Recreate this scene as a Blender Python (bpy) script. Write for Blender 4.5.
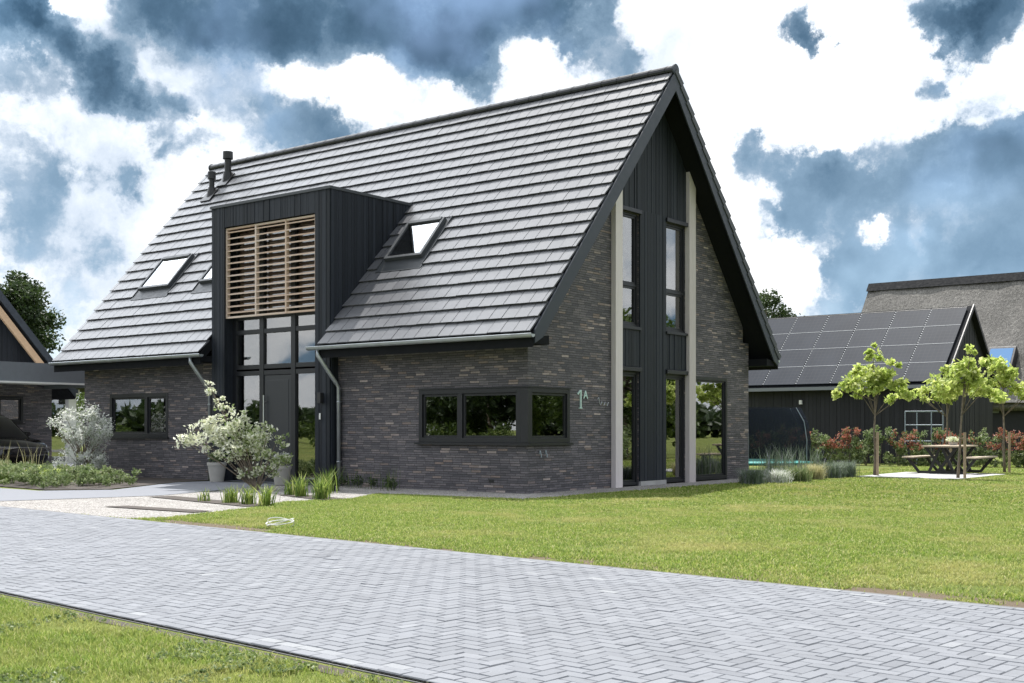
import bpy, math, random
import numpy as np
from mathutils import Vector, Matrix
random.seed(7)
rng = np.random.default_rng(11)
R = math.radians
for o in list(bpy.data.objects): bpy.data.objects.remove(o)
scn = bpy.context.scene
COL = scn.collection

# ---------------------------------------------------------------- camera
cam = bpy.data.cameras.new('camera'); camo = bpy.data.objects.new('camera', cam); COL.objects.link(camo)
camo.location = (13.094, -17.374, 1.2)
camo.rotation_euler = (R(90), 0, R(37.77))
cam.lens = 36 * 1181 / 1024; cam.sensor_width = 36
cam.shift_y = (429 - 341.5) / 1024
cam.clip_start = 0.1; cam.clip_end = 3000
scn.camera = camo
scn.view_settings.view_transform = 'Standard'
try: scn.view_settings.look = 'None'
except Exception: pass
scn.view_settings.exposure = 0.90
scn.view_settings.gamma = 1
# ---------------------------------------------------------------- sun and sky
SUN = Vector((-0.24, 0.39, 0.89)).normalized()
sl = bpy.data.lights.new('sun', 'SUN'); sl.energy = 3.9; sl.angle = R(0.6); sl.color = (1.0, 0.965, 0.91)
so = bpy.data.objects.new('sun', sl); COL.objects.link(so)
so.rotation_euler = SUN.to_track_quat('Z', 'Y').to_euler()
so.location = SUN * 60
w = bpy.data.worlds.new("World"); scn.world = w; w.use_nodes = True
nt = w.node_tree; nt.nodes.clear()
class NT:
    """small helper that writes shader nodes"""
    def __init__(s, tree): s.t = tree
    def n(s, typ, **kw):
        nd = s.t.nodes.new(typ)
        for k, v in kw.items(): setattr(nd, k, v)
        return nd
    def l(s, a, b): s.t.links.new(a, b)
    def put(s, sock, v):
        if isinstance(v, bpy.types.NodeSocket): s.l(v, sock)
        elif v is not None: sock.default_value = v
    def m(s, op, a=None, b=None, c=None, clamp=False):
        nd = s.n('ShaderNodeMath', operation=op); nd.use_clamp = clamp
        for i, v in enumerate((a, b, c)): s.put(nd.inputs[i], v)
        return nd.outputs[0]
    def v(s, op, a=None, b=None, sc=None):
        nd = s.n('ShaderNodeVectorMath', operation=op)
        s.put(nd.inputs[0], a); s.put(nd.inputs[1], b)
        if sc is not None: s.put(nd.inputs['Scale'], sc)
        return nd.outputs['Value'] if op in ('DOT_PRODUCT', 'LENGTH', 'DISTANCE') else nd.outputs['Vector']
    def mix(s, f, a, b, blend='MIX'):
        nd = s.n('ShaderNodeMix', data_type='RGBA', blend_type=blend)
        s.put(nd.inputs['Factor'], f); s.put(nd.inputs['A'], a); s.put(nd.inputs['B'], b)
        return [o for o in nd.outputs if o.type == 'RGBA'][0]
    def noise(s, vec, scale, detail=3, rough=.55, dist=0.0, col=False, dim='3D'):
        nd = s.n('ShaderNodeTexNoise'); nd.noise_dimensions = dim
        s.put(nd.inputs['Vector'], vec); nd.inputs['Scale'].default_value = scale
        nd.inputs['Detail'].default_value = detail; nd.inputs['Roughness'].default_value = rough
        nd.inputs['Distortion'].default_value = dist
        return nd.outputs['Color' if col else 'Fac']
    def ramp(s, f, stops, interp='LINEAR'):
        nd = s.n('ShaderNodeValToRGB'); cr = nd.color_ramp; cr.interpolation = interp
        while len(cr.elements) < len(stops): cr.elements.new(0.5)
        for e, (p, c) in zip(cr.elements, stops):
            e.position = p; e.color = (c, c, c, 1) if isinstance(c, (int, float)) else (*c, 1)
        s.put(nd.inputs[0], f); return nd.outputs[0]
    def mapr(s, f, a, b, c, d, kind='LINEAR'):
        nd = s.n('ShaderNodeMapRange'); nd.interpolation_type = kind
        s.put(nd.inputs[0], f)
        for i, x in enumerate((a, b, c, d)): nd.inputs[i + 1].default_value = x
        return nd.outputs[0]

W = NT(nt)
geo = W.n('ShaderNodeTexCoord')
dirv = W.v('NORMALIZE', geo.outputs['Generated'])
sky = W.n('ShaderNodeTexSky', sky_type='NISHITA'); sky.sun_disc = False
sky.sun_elevation = math.asin(SUN.z); sky.sun_rotation = math.atan2(SUN.x, SUN.y)
sky.air_density = 1.0; sky.dust_density = 0.6; sky.ozone_density = 2.0
# cloud banks sit at compass directions of the sky: (azimuth deg left of north, elevation deg, radius deg, weight)
CL = []
def cb(az, el, r, wt): CL.append((az, el, r, wt))
for q in [(61.2,17.4,1.46,0.704),(59.3,17.0,1.46,0.792),(57.6,16.2,1.55,0.792),(55.9,15.7,1.55,0.836),(54.4,15.0,1.26,0.704),(53.2,14.7,0.78,0.44),(60.4,18.1,0.97,0.44),(55.0,18.6,1.46,0.704),(52.6,18.7,1.7,0.792),(49.8,19.3,1.94,0.792),(47.0,19.5,2.18,0.792),(44.1,19.0,2.04,0.792),(41.7,18.0,1.84,0.792),(39.6,16.5,1.36,0.616),(40.8,19.7,2.43,0.792),(37.4,19.5,1.94,0.616),(35.4,19.3,1.7,0.528),(33.5,18.4,1.55,0.44),(31.6,17.7,0.97,0.308),(50.7,18.0,1.07,0.352),(59.6,15.1,0.78,0.264),(58.7,12.4,1.94,0.216),(56.6,12.2,1.7,0.308),(54.8,12.1,1.7,0.308),(53.5,12.6,1.46,0.277),(52.3,12.9,1.21,0.185),(60.4,11.2,1.7,0.216),(54.8,10.7,1.21,0.216),(50.7,15.7,1.94,0.246),(48.4,13.7,2.18,0.264),(46.5,14.3,1.46,0.176),(60.4,8.4,1.94,0.123),(57.4,8.3,1.7,0.154),(55.7,8.2,1.46,0.154),(59.1,4.9,1.94,0.123),(60.4,14.0,0.87,0.264),(24.5,19.1,1.07,0.528),(23.5,18.2,0.87,0.528),(23.1,17.6,0.58,0.264),(18.5,18.7,1.07,0.528),(17.0,18.3,1.21,0.704),(15.3,18.0,1.7,0.792),(15.9,17.2,0.68,0.528),(17.8,15.6,0.87,0.306),(17.1,15.9,0.58,0.184),(18.6,15.1,0.49,0.184),(15.1,14.8,1.07,0.214),(14.3,13.6,0.68,0.184),(26.1,12.8,1.36,0.245),(26.6,13.5,0.73,0.184),(24.1,12.3,1.36,0.275),(22.5,11.5,1.94,0.306),(20.5,11.6,1.94,0.275),(18.5,11.7,1.75,0.306),(16.8,11.8,1.75,0.337),(15.1,11.9,1.75,0.367),(14.9,9.7,2.43,0.337),(17.0,9.6,2.18,0.306),(19.4,9.8,1.7,0.306),(21.4,9.9,1.7,0.275),(24.1,10.0,1.46,0.214),(25.9,9.6,1.46,0.184),(22.7,8.3,1.7,0.245),(20.5,7.7,1.7,0.275),(18.1,7.6,1.7,0.337),(15.9,7.5,1.7,0.367),(14.3,7.0,1.94,0.367),(25.4,5.9,1.07,0.214),(23.2,6.0,1.94,0.214),(21.4,6.4,1.46,0.214),(24.5,8.9,0.97,0.153),(12.1,9.9,3.88,0.306),(11.7,15.7,2.43,0.184),(63.6,15.7,2.91,0.44),(64.0,9.0,3.4,0.185),(20.2,8.9,0.97,-0.216),(19.9,9.1,0.49,-0.13),(18.1,8.6,0.78,-0.13),(25.2,7.3,1.36,-0.151),(23.8,7.0,1.16,-0.13),(26.1,11.7,0.78,-0.173),(25.1,11.2,0.78,-0.173),(22.0,10.3,0.58,-0.13),(15.7,10.2,0.58,-0.13),(57.0,14.3,0.87,-0.13),(59.1,13.9,1.07,-0.13),(53.9,16.7,0.73,-0.13),(26.6,13.0,1.26,0.3),(25.4,11.2,1.46,0.22),(24.1,12.9,1.16,0.22),(22.7,12.2,1.16,0.25),(25.2,8.9,1.16,0.18),(24.1,10.0,1.16,0.15),(22.0,9.0,1.07,-0.13),(24.8,7.8,1.46,-0.216),(23.6,6.7,1.26,-0.216),(17.8,8.6,0.68,-0.324),(20.2,8.7,0.68,-0.252),(15.7,10.2,0.49,-0.324),(20.5,10.3,0.68,-0.13),(15.3,13.2,1.26,0.3),(17.0,13.3,0.97,0.15),(50.3,13.9,1.46,0.15),(47.9,14.2,1.65,0.2),(45.6,13.6,1.46,0.15),(60.0,9.7,1.46,0.105),(57.0,6.3,1.94,0.105)]: cb(*q)
sepd = W.n('ShaderNodeSeparateXYZ'); W.l(dirv, sepd.inputs[0])
zc = W.m('MAXIMUM', sepd.outputs[2], 0.0)
# warp of the sky directions by turbulence gives the banks ragged edges
nz = W.noise(dirv, 6.0, 9, .62, 0, col=True)
nzb = W.v('SUBTRACT', nz, (0.5, 0.5, 0.5))
nz2 = W.v('SUBTRACT', W.noise(dirv, 26.0, 7, .68, 0, col=True), (0.5, 0.5, 0.5))
warp = W.v('ADD', dirv, W.v('ADD', W.v('SCALE', nzb, sc=0.13), W.v('SCALE', nz2, sc=0.045)))
acc = None
for az, el, r, wt in CL:
    a = R(az); e = R(el)
    c = (-math.sin(a) * math.cos(e), math.cos(a) * math.cos(e), math.sin(e))
    d = W.v('DISTANCE', warp, c)
    f = W.mapr(d, R(r) * 1.55, R(r) * 0.15, 0, wt * 1.1, 'SMOOTHSTEP')
    acc = f if acc is None else W.m('ADD', acc, f)
# fine detail + free clouds where nothing is laid down (planar mapping for the rest of the sky)
pl = W.v('DIVIDE', dirv, None); 
den = W.m('ADD', zc, 0.18)
cmb = W.n('ShaderNodeCombineXYZ'); W.l(den, cmb.inputs[0]); W.l(den, cmb.inputs[1]); W.l(den, cmb.inputs[2])
W.l(cmb.outputs[0], pl.node.inputs[1])
det = W.noise(pl, 3.2, 8, .62, .3)
det2 = W.noise(W.v('ADD', dirv, W.v('SCALE', nzb, sc=0.05)), 10.0, 11, .66, .0)
big = W.mapr(W.noise(pl, .9, 3, .5), .52, .72, 0, .8, 'SMOOTHSTEP')
dots = W.v('DOT_PRODUCT', dirv, (-0.6125, 0.7905, 0.0))     # north-west part of the sky carries the placed banks
big = W.m('MULTIPLY', big, W.mapr(dots, .75, .45, 0, 1, 'SMOOTHSTEP'))
nA = W.m('ADD', W.m('MULTIPLY', W.m('SUBTRACT', det, .5), 0.45), W.m('MULTIPLY', W.m('SUBTRACT', det2, .5), 1.9))
base_ = W.m('ADD', acc, big)
dens = W.m('ADD', base_, nA)
mask = W.mapr(dens, .12, .42, 0, 1, 'SMOOTHSTEP')
nB = W.noise(W.v('ADD', dirv, W.v('SCALE', nz2, sc=0.05)), 8.0, 10, .62, .0)
inner = W.m('ADD', W.m('MULTIPLY', base_, .62), W.m('MULTIPLY', W.m('SUBTRACT', nB, .42), 1.15))
icol = W.ramp(inner, [(0.02, (.66, .73, .82)), (0.18, (.40, .48, .58)), (0.40, (.185, .28, .385)), (0.68, (.076, .142, .220)), (1.0, (.034, .074, .124))])
lowsky = W.mapr(sepd.outputs[2], .30, .05, 0, .55, 'SMOOTHSTEP')                # air brightens and blues the clouds near the horizon
icol = W.mix(lowsky, icol, (.27, .42, .58, 1))
nW = W.noise(W.v('ADD', dirv, W.v('SCALE', nzb, sc=0.08)), 6.5, 9, .6, .0)
wcol = W.ramp(W.m('ADD', nW, W.m('MULTIPLY', dens, .35)), [(.36, (1.04, 1.05, 1.07)), (.50, (.84, .88, .93)), (.66, (.60, .67, .76)), (.8, (.45, .53, .64))])
ccol = W.mix(mask, wcol, icol)
bgS = W.n('ShaderNodeBackground'); W.l(sky.outputs[0], bgS.inputs[0]); bgS.inputs[1].default_value = 0.12
bgC = W.n('ShaderNodeBackground'); W.l(ccol, bgC.inputs[0]); 
glow = W.v('DOT_PRODUCT', dirv, Vector((-.80, .05, .60)).normalized())     # brighter patch added to the western clouds for the sheen on the roof tiles
W.put(bgC.inputs[1], W.m('ADD', 0.72, W.mapr(glow, .84, .99, 0, 2.4, 'SMOOTHSTEP')))
blue = W.mapr(W.noise(dirv, 5.0, 4, .55), .50, .68, 0, .35, 'SMOOTHSTEP')
blue = W.m('MULTIPLY', blue, W.mapr(dens, .15, .5, 0.15, 1))
ms = W.n('ShaderNodeMixShader'); W.put(ms.inputs[0], blue); W.l(bgC.outputs[0], ms.inputs[1]); W.l(bgS.outputs[0], ms.inputs[2])
wo = W.n('ShaderNodeOutputWorld'); W.l(ms.outputs[0], wo.inputs[0])

# ---------------------------------------------------------------- object helpers
def link(o): COL.objects.link(o); return o
def thing(name, label, cat, loc=(0, 0, 0), rz=0, group=None):
    o = link(bpy.data.objects.new(name, None)); o.location = loc; o.rotation_euler = (0, 0, rz)
    o.empty_display_size = .2
    return tag(o, label, cat, group)
def tag(o, label=None, cat=None, group=None, kind=None):
    if label: o['label'] = label
    if cat: o['category'] = cat
    if group: o['group'] = group
    if kind: o['kind'] = kind
    return o
class MB:
    """collects faces; build() links them as one mesh object"""
    def __init__(s): s.v = []; s.f = []; s.a = []
    def add(s, vs, fs, val=0.5):
        b = len(s.v); s.v += [tuple(p) for p in vs]
        for q in fs: s.f.append(tuple(b + i for i in q)); s.a.append(val)
        return s
    def hexa(s, p, val=.5):      # 8 points: bottom 0-3, top 4-7
        return s.add(p, [(3, 2, 1, 0), (4, 5, 6, 7), (0, 1, 5, 4), (1, 2, 6, 5), (2, 3, 7, 6), (3, 0, 4, 7)], val)
    def box(s, x0, x1, y0, y1, z0, z1, val=.5):
        return s.hexa([(x0, y0, z0), (x1, y0, z0), (x1, y1, z0), (x0, y1, z0), (x0, y0, z1), (x1, y0, z1), (x1, y1, z1), (x0, y1, z1)], val)
    def prism(s, poly, axis, a, b, val=.5):
        """poly in the two other axes (order x,y,z without axis), extruded from a to b"""
        n = len(poly)
        def mk(p, t):
            q = list(p); q.insert('xyz'.index(axis), t); return tuple(q)
        vs = [mk(p, a) for p in poly] + [mk(p, b) for p in poly]
        ar = sum(poly[i][0] * poly[(i + 1) % n][1] - poly[(i + 1) % n][0] * poly[i][1] for i in range(n))
        flip = (ar > 0) != (axis == 'y')
        f = [tuple(range(n))[::-1] if flip else tuple(range(n)), tuple(range(n, 2 * n)) if flip else tuple(range(n, 2 * n))[::-1]]
        for i in range(n):
            j = (i + 1) % n
            f.append((i, j, n + j, n + i) if flip else (j, i, n + i, n + j))
        return s.add(vs, f, val)
    def tube(s, pts, rs, n=8, val=.5, cap=True):
        pts = [Vector(p) for p in pts]
        if isinstance(rs, (int, float)): rs = [rs] * len(pts)
        rings = []; b = len(s.v)
        for i, p in enumerate(pts):
            d = (pts[min(i + 1, len(pts) - 1)] - pts[max(i - 1, 0)]).normalized()
            up = Vector((0, 0, 1)) if abs(d.z) < .95 else Vector((1, 0, 0))
            u = d.cross(up).normalized(); v = u.cross(d).normalized()
            for k in range(n):
                t = 2 * math.pi * k / n
                s.v.append(tuple(p + (u * math.cos(t) + v * math.sin(t)) * rs[i]))
        for i in range(len(pts) - 1):
            for k in range(n):
                a = b + i * n + k; c = b + i * n + (k + 1) % n
                s.f.append((a, c, c + n, a + n)); s.a.append(val)
        if cap:
            s.f.append(tuple(b + k for k in range(n))[::-1]); s.a.append(val)
            e = b + (len(pts) - 1) * n
            s.f.append(tuple(e + k for k in range(n))); s.a.append(val)
        return s
    def lathe(s, prof, c=(0, 0, 0), n=24, val=.5):
        b = len(s.v)
        for r, z in prof:
            for k in range(n):
                t = 2 * math.pi * k / n; s.v.append((c[0] + r * math.cos(t), c[1] + r * math.sin(t), c[2] + z))
        for i in range(len(prof) - 1):
            for k in range(n):
                a = b + i * n + k; d = b + i * n + (k + 1) % n
                s.f.append((a, d, d + n, a + n)); s.a.append(val)
        s.f.append(tuple(b + k for k in range(n))[::-1]); s.a.append(val)
        e = b + (len(prof) - 1) * n
        s.f.append(tuple(e + k for k in range(n))); s.a.append(val)
        return s
    def slope(s, O, U, V, N, u0, u1, v0, v1, n0, n1, val=.5):
        """box in a tilted frame"""
        P = lambda u, v, n: tuple(O[i] + U[i] * u + V[i] * v + N[i] * n for i in range(3))
        return s.hexa([P(u0, v0, n0), P(u1, v0, n0), P(u1, v1, n0), P(u0, v1, n0), P(u0, v0, n1), P(u1, v0, n1), P(u1, v1, n1), P(u0, v1, n1)], val)
    def build(s, name, mat, parent=None, bevel=0, smooth=False):
        me = bpy.data.meshes.new(name)
        vs = np.array(s.v, dtype=np.float64).reshape(-1, 3)
        if parent is not None:
            M = (Matrix.Translation(parent.location) @ parent.rotation_euler.to_matrix().to_4x4())
            p = parent.parent
            if p is not None: M = Matrix.Translation(p.location) @ p.rotation_euler.to_matrix().to_4x4() @ M
            Mi = np.array(M.inverted()); vs = vs @ Mi[:3, :3].T + Mi[:3, 3]
        me.from_pydata(vs.tolist(), [], s.f)
        me.materials.append(mat)
        at = me.attributes.new('v', 'FLOAT', 'CORNER')
        arr = np.repeat(np.array(s.a, dtype=np.float32), [len(q) for q in s.f])
        at.data.foreach_set('value', arr)
        if smooth: me.polygons.foreach_set('use_smooth', [True] * len(me.polygons))
        me.update()
        o = link(bpy.data.objects.new(name, me))
        if parent is not None: o.parent = parent
        if bevel:
            b = o.modifiers.new('bevel', 'BEVEL'); b.width = bevel; b.segments = 2; b.limit_method = 'ANGLE'
        return o
def fast_mesh(name, V, F, val, mat, parent=None, nper=4):
    """V (n,3) array, F (m,nper) array, val (m,)"""
    me = bpy.data.meshes.new(name)
    if parent is not None:
        M = (Matrix.Translation(parent.location) @ parent.rotation_euler.to_matrix().to_4x4())
        Mi = np.array(M.inverted()); V = V @ Mi[:3, :3].T + Mi[:3, 3]
    m = len(F)
    me.vertices.add(len(V)); me.vertices.foreach_set('co', V.astype(np.float32).ravel())
    me.loops.add(m * nper); me.loops.foreach_set('vertex_index', F.astype(np.int32).ravel())
    me.polygons.add(m); me.polygons.foreach_set('loop_start', np.arange(0, m * nper, nper, dtype=np.int32))
    me.polygons.foreach_set('loop_total', np.full(m, nper, dtype=np.int32))
    me.materials.append(mat)
    at = me.attributes.new('v', 'FLOAT', 'CORNER'); at.data.foreach_set('value', np.repeat(val.astype(np.float32), nper))
    me.update(calc_edges=True); me.shade_flat()
    o = link(bpy.data.objects.new(name, me))
    if parent is not None: o.parent = parent
    return o

# ---------------------------------------------------------------- materials
def newmat(name):
    m = bpy.data.materials.new(name); m.use_nodes = True
    t = m.node_tree; t.nodes.clear(); k = NT(t)
    out = k.n('ShaderNodeOutputMaterial'); b = k.n('ShaderNodeBsdfPrincipled'); k.l(b.outputs[0], out.inputs[0])
    return m, k, b, out
def bump(k, b, h, strength=.5, dist=.01):
    nd = k.n('ShaderNodeBump'); nd.inputs['Strength'].default_value = strength; nd.inputs['Distance'].default_value = dist
    k.put(nd.inputs['Height'], h); k.l(nd.outputs[0], b.inputs['Normal'])
def attr(k):
    return k.n('ShaderNodeAttribute', attribute_name='v').outputs['Fac']
def pos(k): return k.n('ShaderNodeNewGeometry').outputs['Position']
def simple(name, col, rough=.5, metal=0, spec=.5, noise=0.0, nscale=8, bumps=0.0, bscale=60):
    m, k, b, o = newmat(name)
    tc = k.n('ShaderNodeTexCoord').outputs['Object']
    if noise:
        n = k.noise(tc, nscale, 5, .6)
        c2 = tuple(c * (1 - noise) for c in col); c1 = tuple(min(1, c * (1 + noise)) for c in col)
        k.l(k.ramp(n, [(.3, c2), (.7, c1)]), b.inputs['Base Color'])
        k.put(b.inputs['Roughness'], k.mapr(n, .3, .7, rough * .85, min(1, rough * 1.15)))
    else:
        b.inputs['Base Color'].default_value = (*col, 1); b.inputs['Roughness'].default_value = rough
    b.inputs['Metallic'].default_value = metal; b.inputs['Specular IOR Level'].default_value = spec
    if bumps: bump(k, b, k.noise(tc, bscale, 4, .6), bumps, .004)
    return m
def brick_mat(name, tint=1.0):
    m, k, b, o = newmat(name)
    p = k.n('ShaderNodeSeparateXYZ'); k.l(pos(k), p.inputs[0])
    H = .046
    u = k.m('ADD', p.outputs[0], p.outputs[1])
    zz = k.m('DIVIDE', p.outputs[2], H); row = k.m('FLOOR', zz); fz = k.m('SUBTRACT', zz, row)
    wr = k.n('ShaderNodeTexWhiteNoise', noise_dimensions='1D'); k.l(row, wr.inputs['W'])
    uu = k.m('ADD', k.m('DIVIDE', u, .235), k.m('MULTIPLY', wr.outputs['Value'], 7.3))
    cell = k.m('FLOOR', uu); fu = k.m('SUBTRACT', uu, cell)
    cc = k.n('ShaderNodeCombineXYZ'); k.l(cell, cc.inputs[0]); k.l(row, cc.inputs[1])
    wn = k.n('ShaderNodeTexWhiteNoise', noise_dimensions='2D'); k.l(cc.outputs[0], wn.inputs['Vector'])
    r = wn.outputs['Value']; rc = k.n('ShaderNodeSeparateColor'); k.l(wn.outputs['Color'], rc.inputs[0])
    T = tint * 2.15
    base = k.ramp(r, [(0, (.030 * T, .030 * T, .034 * T)), (.35, (.048 * T, .047 * T, .051 * T)), (.66, (.062 * T, .060 * T, .064 * T)), (.88, (.082 * T, .077 * T, .078 * T)), (.95, (.100 * T, .082 * T, .070 * T)), (.985, (.135 * T, .12 * T, .11 * T)), (1, (.18 * T, .16 * T, .145 * T))])
    st = k.noise(k.v('MULTIPLY', pos(k), (3, 3, 26)), 2.2, 5, .7); base = k.mix(.8, base, k.ramp(st, [(.25, .6), (.5, 1.0), (.75, 1.7)]), 'MULTIPLY'); base = k.mix(1.0, base, (1.035, .985, 1.02, 1), 'MULTIPLY')
    g = k.noise(pos(k), 55, 4, .65); base = k.mix(.55, base, k.ramp(g, [(.3, .35), (.7, 1.35)]), 'MULTIPLY')
    big = k.noise(pos(k), .9, 3, .5); base = k.mix(.5, base, k.ramp(big, [(.3, .75), (.7, 1.25)]), 'MULTIPLY')
    wz = k.mapr(rc.outputs[1], 0, 1, .10, .22)
    joint = k.m('MAXIMUM', k.m('LESS_THAN', fz, wz), k.m('LESS_THAN', fu, .03))
    colr = k.mix(joint, base, (.022, .021, .020, 1))
    k.l(colr, b.inputs['Base Color']); b.inputs['Roughness'].default_value = .8
    k.put(b.inputs['Roughness'], k.mapr(r, 0, 1, .6, .9))
    h = k.m('MULTIPLY', k.m('SUBTRACT', 1.0, joint), k.m('ADD', .35, k.m('ADD', k.m('MULTIPLY', rc.outputs[0], .45), k.m('MULTIPLY', g, .3))))
    bump(k, b, h, 1.0, .016)
    return m
def board_mat(name, c0, c1, rough=.6, grain=(14, 14, .8), bs=.35):
    m, k, b, o = newmat(name)
    tc = k.n('ShaderNodeTexCoord').outputs['Object']
    mp = k.v('MULTIPLY', tc, grain); n = k.noise(mp, 6, 6, .65, .6)
    a = attr(k)
    f = k.m('ADD', k.m('MULTIPLY', n, .6), k.m('MULTIPLY', a, .4))
    k.l(k.ramp(f, [(.25, c0), (.75, c1)]), b.inputs['Base Color'])
    b.inputs['Roughness'].default_value = rough; b.inputs['Specular IOR Level'].default_value = .3
    bump(k, b, n, bs, .004)
    return m
def glass_mat(name, tint=.55, refl=1.0):
    m = bpy.data.materials.new(name); m.use_nodes = True; t = m.node_tree; t.nodes.clear(); k = NT(t)
    out = k.n('ShaderNodeOutputMaterial')
    tr = k.n('ShaderNodeBsdfTransparent'); tr.inputs[0].default_value = (tint * .93, tint, tint * .98, 1)
    gl = k.n('ShaderNodeBsdfGlossy'); gl.inputs['Roughness'].default_value = .012
    gl.inputs[0].default_value = (refl, refl, refl, 1)
    n = k.noise(pos(k), .8, 2, .5); bm = k.n('ShaderNodeBump'); bm.inputs['Strength'].default_value = .04; bm.inputs['Distance'].default_value = .05; k.l(n, bm.inputs['Height'])
    k.l(bm.outputs[0], gl.inputs['Normal'])
    fr = k.n('ShaderNodeFresnel'); fr.inputs[0].default_value = 1.9
    f = k.m('MINIMUM', k.m('MULTIPLY_ADD', fr.outputs[0], 1.25, .12), .95)
    mx = k.n('ShaderNodeMixShader'); k.l(f, mx.inputs[0]); k.l(tr.outputs[0], mx.inputs[1]); k.l(gl.outputs[0], mx.inputs[2]); k.l(mx.outputs[0], out.inputs[0])
    return m
def leaf_mat(name, stops, trans=.45, rough=.5, spec=.35):
    m, k, b, out = newmat(name)
    a = attr(k); c = k.ramp(a, stops)
    b.inputs['Roughness'].default_value = rough; b.inputs['Specular IOR Level'].default_value = spec
    k.l(c, b.inputs['Base Color'])
    tl = k.n('ShaderNodeBsdfTranslucent')
    k.l(k.mix(.35, c, (.35, .5, .05, 1), 'SOFT_LIGHT') if False else c, tl.inputs[0])
    mx = k.n('ShaderNodeMixShader'); mx.inputs[0].default_value = trans
    k.l(b.outputs[0], mx.inputs[1]); k.l(tl.outputs[0], mx.inputs[2]); k.l(mx.outputs[0], out.inputs[0])
    return m
M = {}
M['brick'] = brick_mat('dark_brick')
M['clad'] = board_mat('black_timber', (.008, .0105, .015), (.024, .029, .039), .62)
M['clad_barn'] = board_mat('barn_timber', (.018, .019, .021), (.030, .031, .035), .7)
M['trim'] = simple('dark_trim', (.024, .031, .043), .5, noise=.15)
M['frame'] = simple('window_frame_paint', (.0095, .0105, .0140), .42, noise=.1)
M['soffit'] = simple('soffit_board', (.010, .011, .013), .85, spec=.15, noise=.1)
M['post'] = board_mat('weathered_oak', (.46, .415, .41), (.68, .625, .635), .75, (10, 10, .6), .25)
M['louvre'] = board_mat('louvre_wood', (.50, .35, .25), (.66, .55, .47), .65, (.6, 10, 10), .2)
M['soffwood'] = board_mat('pale_wood', (.36, .24, .15), (.48, .35, .24), .65, (2, 2, 2), .2)
M['zinc'] = simple('zinc', (.42, .45, .47), .42, .7, noise=.12, nscale=5)
M['steel'] = simple('brushed_steel', (.62, .62, .62), .28, 1.0)
M['glass'] = glass_mat('window_glass')
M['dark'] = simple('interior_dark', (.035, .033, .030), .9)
M['curtain'] = simple('curtain_cloth', (.22, .225, .23), .9, noise=.1)
M['white'] = simple('white_paint', (.75, .75, .73), .5, noise=.05)
M['concrete'] = simple('concrete_slab', (.36, .355, .35), .85, noise=.15, nscale=3, bumps=.2)
M['lead'] = simple('lead_flashing', (.05, .055, .062), .55, noise=.15)
M['rubber'] = simple('tyre_rubber', (.02, .02, .02), .8)
M['carpaint'] = simple('black_car_paint', (.008, .008, .010), .12, spec=.8)
M['bark'] = simple('bark', (.16, .13, .10), .9, noise=.4, nscale=12, bumps=.6, bscale=30)
M['stake'] = board_mat('stake_wood', (.26, .19, .13), (.40, .31, .22), .8, (12, 12, 1), .3)
M['tabletop'] = board_mat('table_wood', (.34, .27, .20), (.50, .42, .33), .7, (10, 1, 10), .2)
M['soil'] = simple('soil', (.045, .035, .028), .95, noise=.4, nscale=12, bumps=.9, bscale=25)
M['pot'] = simple('grey_pot', (.40, .385, .36), .7, noise=.08, bumps=.15)
M['black'] = simple('black_steel', (.012, .012, .013), .45)
M['teal'] = simple('teal_pad', (.005, .24, .22), .5, noise=.1)
M['sign'] = simple('pale_green_enamel', (.50, .66, .62), .4)
M['lamp'] = simple('lamp_housing', (.02, .02, .022), .4)

def gravel():
    m, k, b, o = newmat('pale_gravel')
    vo = k.n('ShaderNodeTexVoronoi'); vo.inputs['Scale'].default_value = 55; k.l(pos(k), vo.inputs['Vector'])
    sc = k.n('ShaderNodeSeparateColor'); k.l(vo.outputs['Color'], sc.inputs[0])
    c = k.ramp(sc.outputs[0], [(0, (.11, .10, .09)), (.25, (.23, .215, .20)), (.6, (.35, .33, .31)), (1, (.52, .50, .48))])
    c = k.mix(.6, c, k.ramp(k.noise(pos(k), 1.3, 4, .6), [(.3, .75), (.7, 1.1)]), 'MULTIPLY')
    k.l(c, b.inputs['Base Color']); b.inputs['Roughness'].default_value = .9
    bump(k, b, k.m('SUBTRACT', 1.0, vo.outputs['Distance']), 1.0, .02); return m
M['gravel'] = gravel()
def lawn_mat():
    m, k, b, o = newmat('lawn_ground')
    n1 = k.noise(pos(k), .45, 5, .6, .3); n2 = k.noise(pos(k), 6, 5, .7); n3 = k.noise(pos(k), 60, 3, .7)
    c = k.ramp(n1, [(.25, (.085, .12, .02)), (.5, (.13, .16, .03)), (.62, (.17, .18, .045)), (.8, (.22, .19, .08))])
    c = k.mix(.8, c, k.ramp(n2, [(.2, .5), (.55, 1.05), (.8, 1.35)]), 'MULTIPLY')
    c = k.mix(.8, c, k.ramp(n3, [(.25, .45), (.7, 1.4)]), 'MULTIPLY')
    sp = k.n('ShaderNodeSeparateXYZ'); k.l(pos(k), sp.inputs[0])
    bb = k.m('ADD', k.m('MULTIPLY', sp.outputs[0], .085), sp.outputs[1])          # distance from the edge of the drive
    band = k.m('SUBTRACT', 1.0, k.mapr(k.m('ABSOLUTE', k.m('ADD', bb, 8.0)), .1, .45, 0, 1))
    nb_ = k.noise(pos(k), 1.1, 6, .72)
    bare = k.m('MAXIMUM', k.mapr(nb_, .62, .72, 0, .8), k.m('MULTIPLY', band, k.mapr(nb_, .32, .42, 0, 1)))
    c = k.mix(bare, c, (.13, .10, .07, 1))
    k.l(c, b.inputs['Base Color']); b.inputs['Roughness'].default_value = .9; b.inputs['Specular IOR Level'].default_value = .2
    bump(k, b, k.m('ADD', n2, n3), .8, .03); return m
M['lawn'] = lawn_mat()
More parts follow.
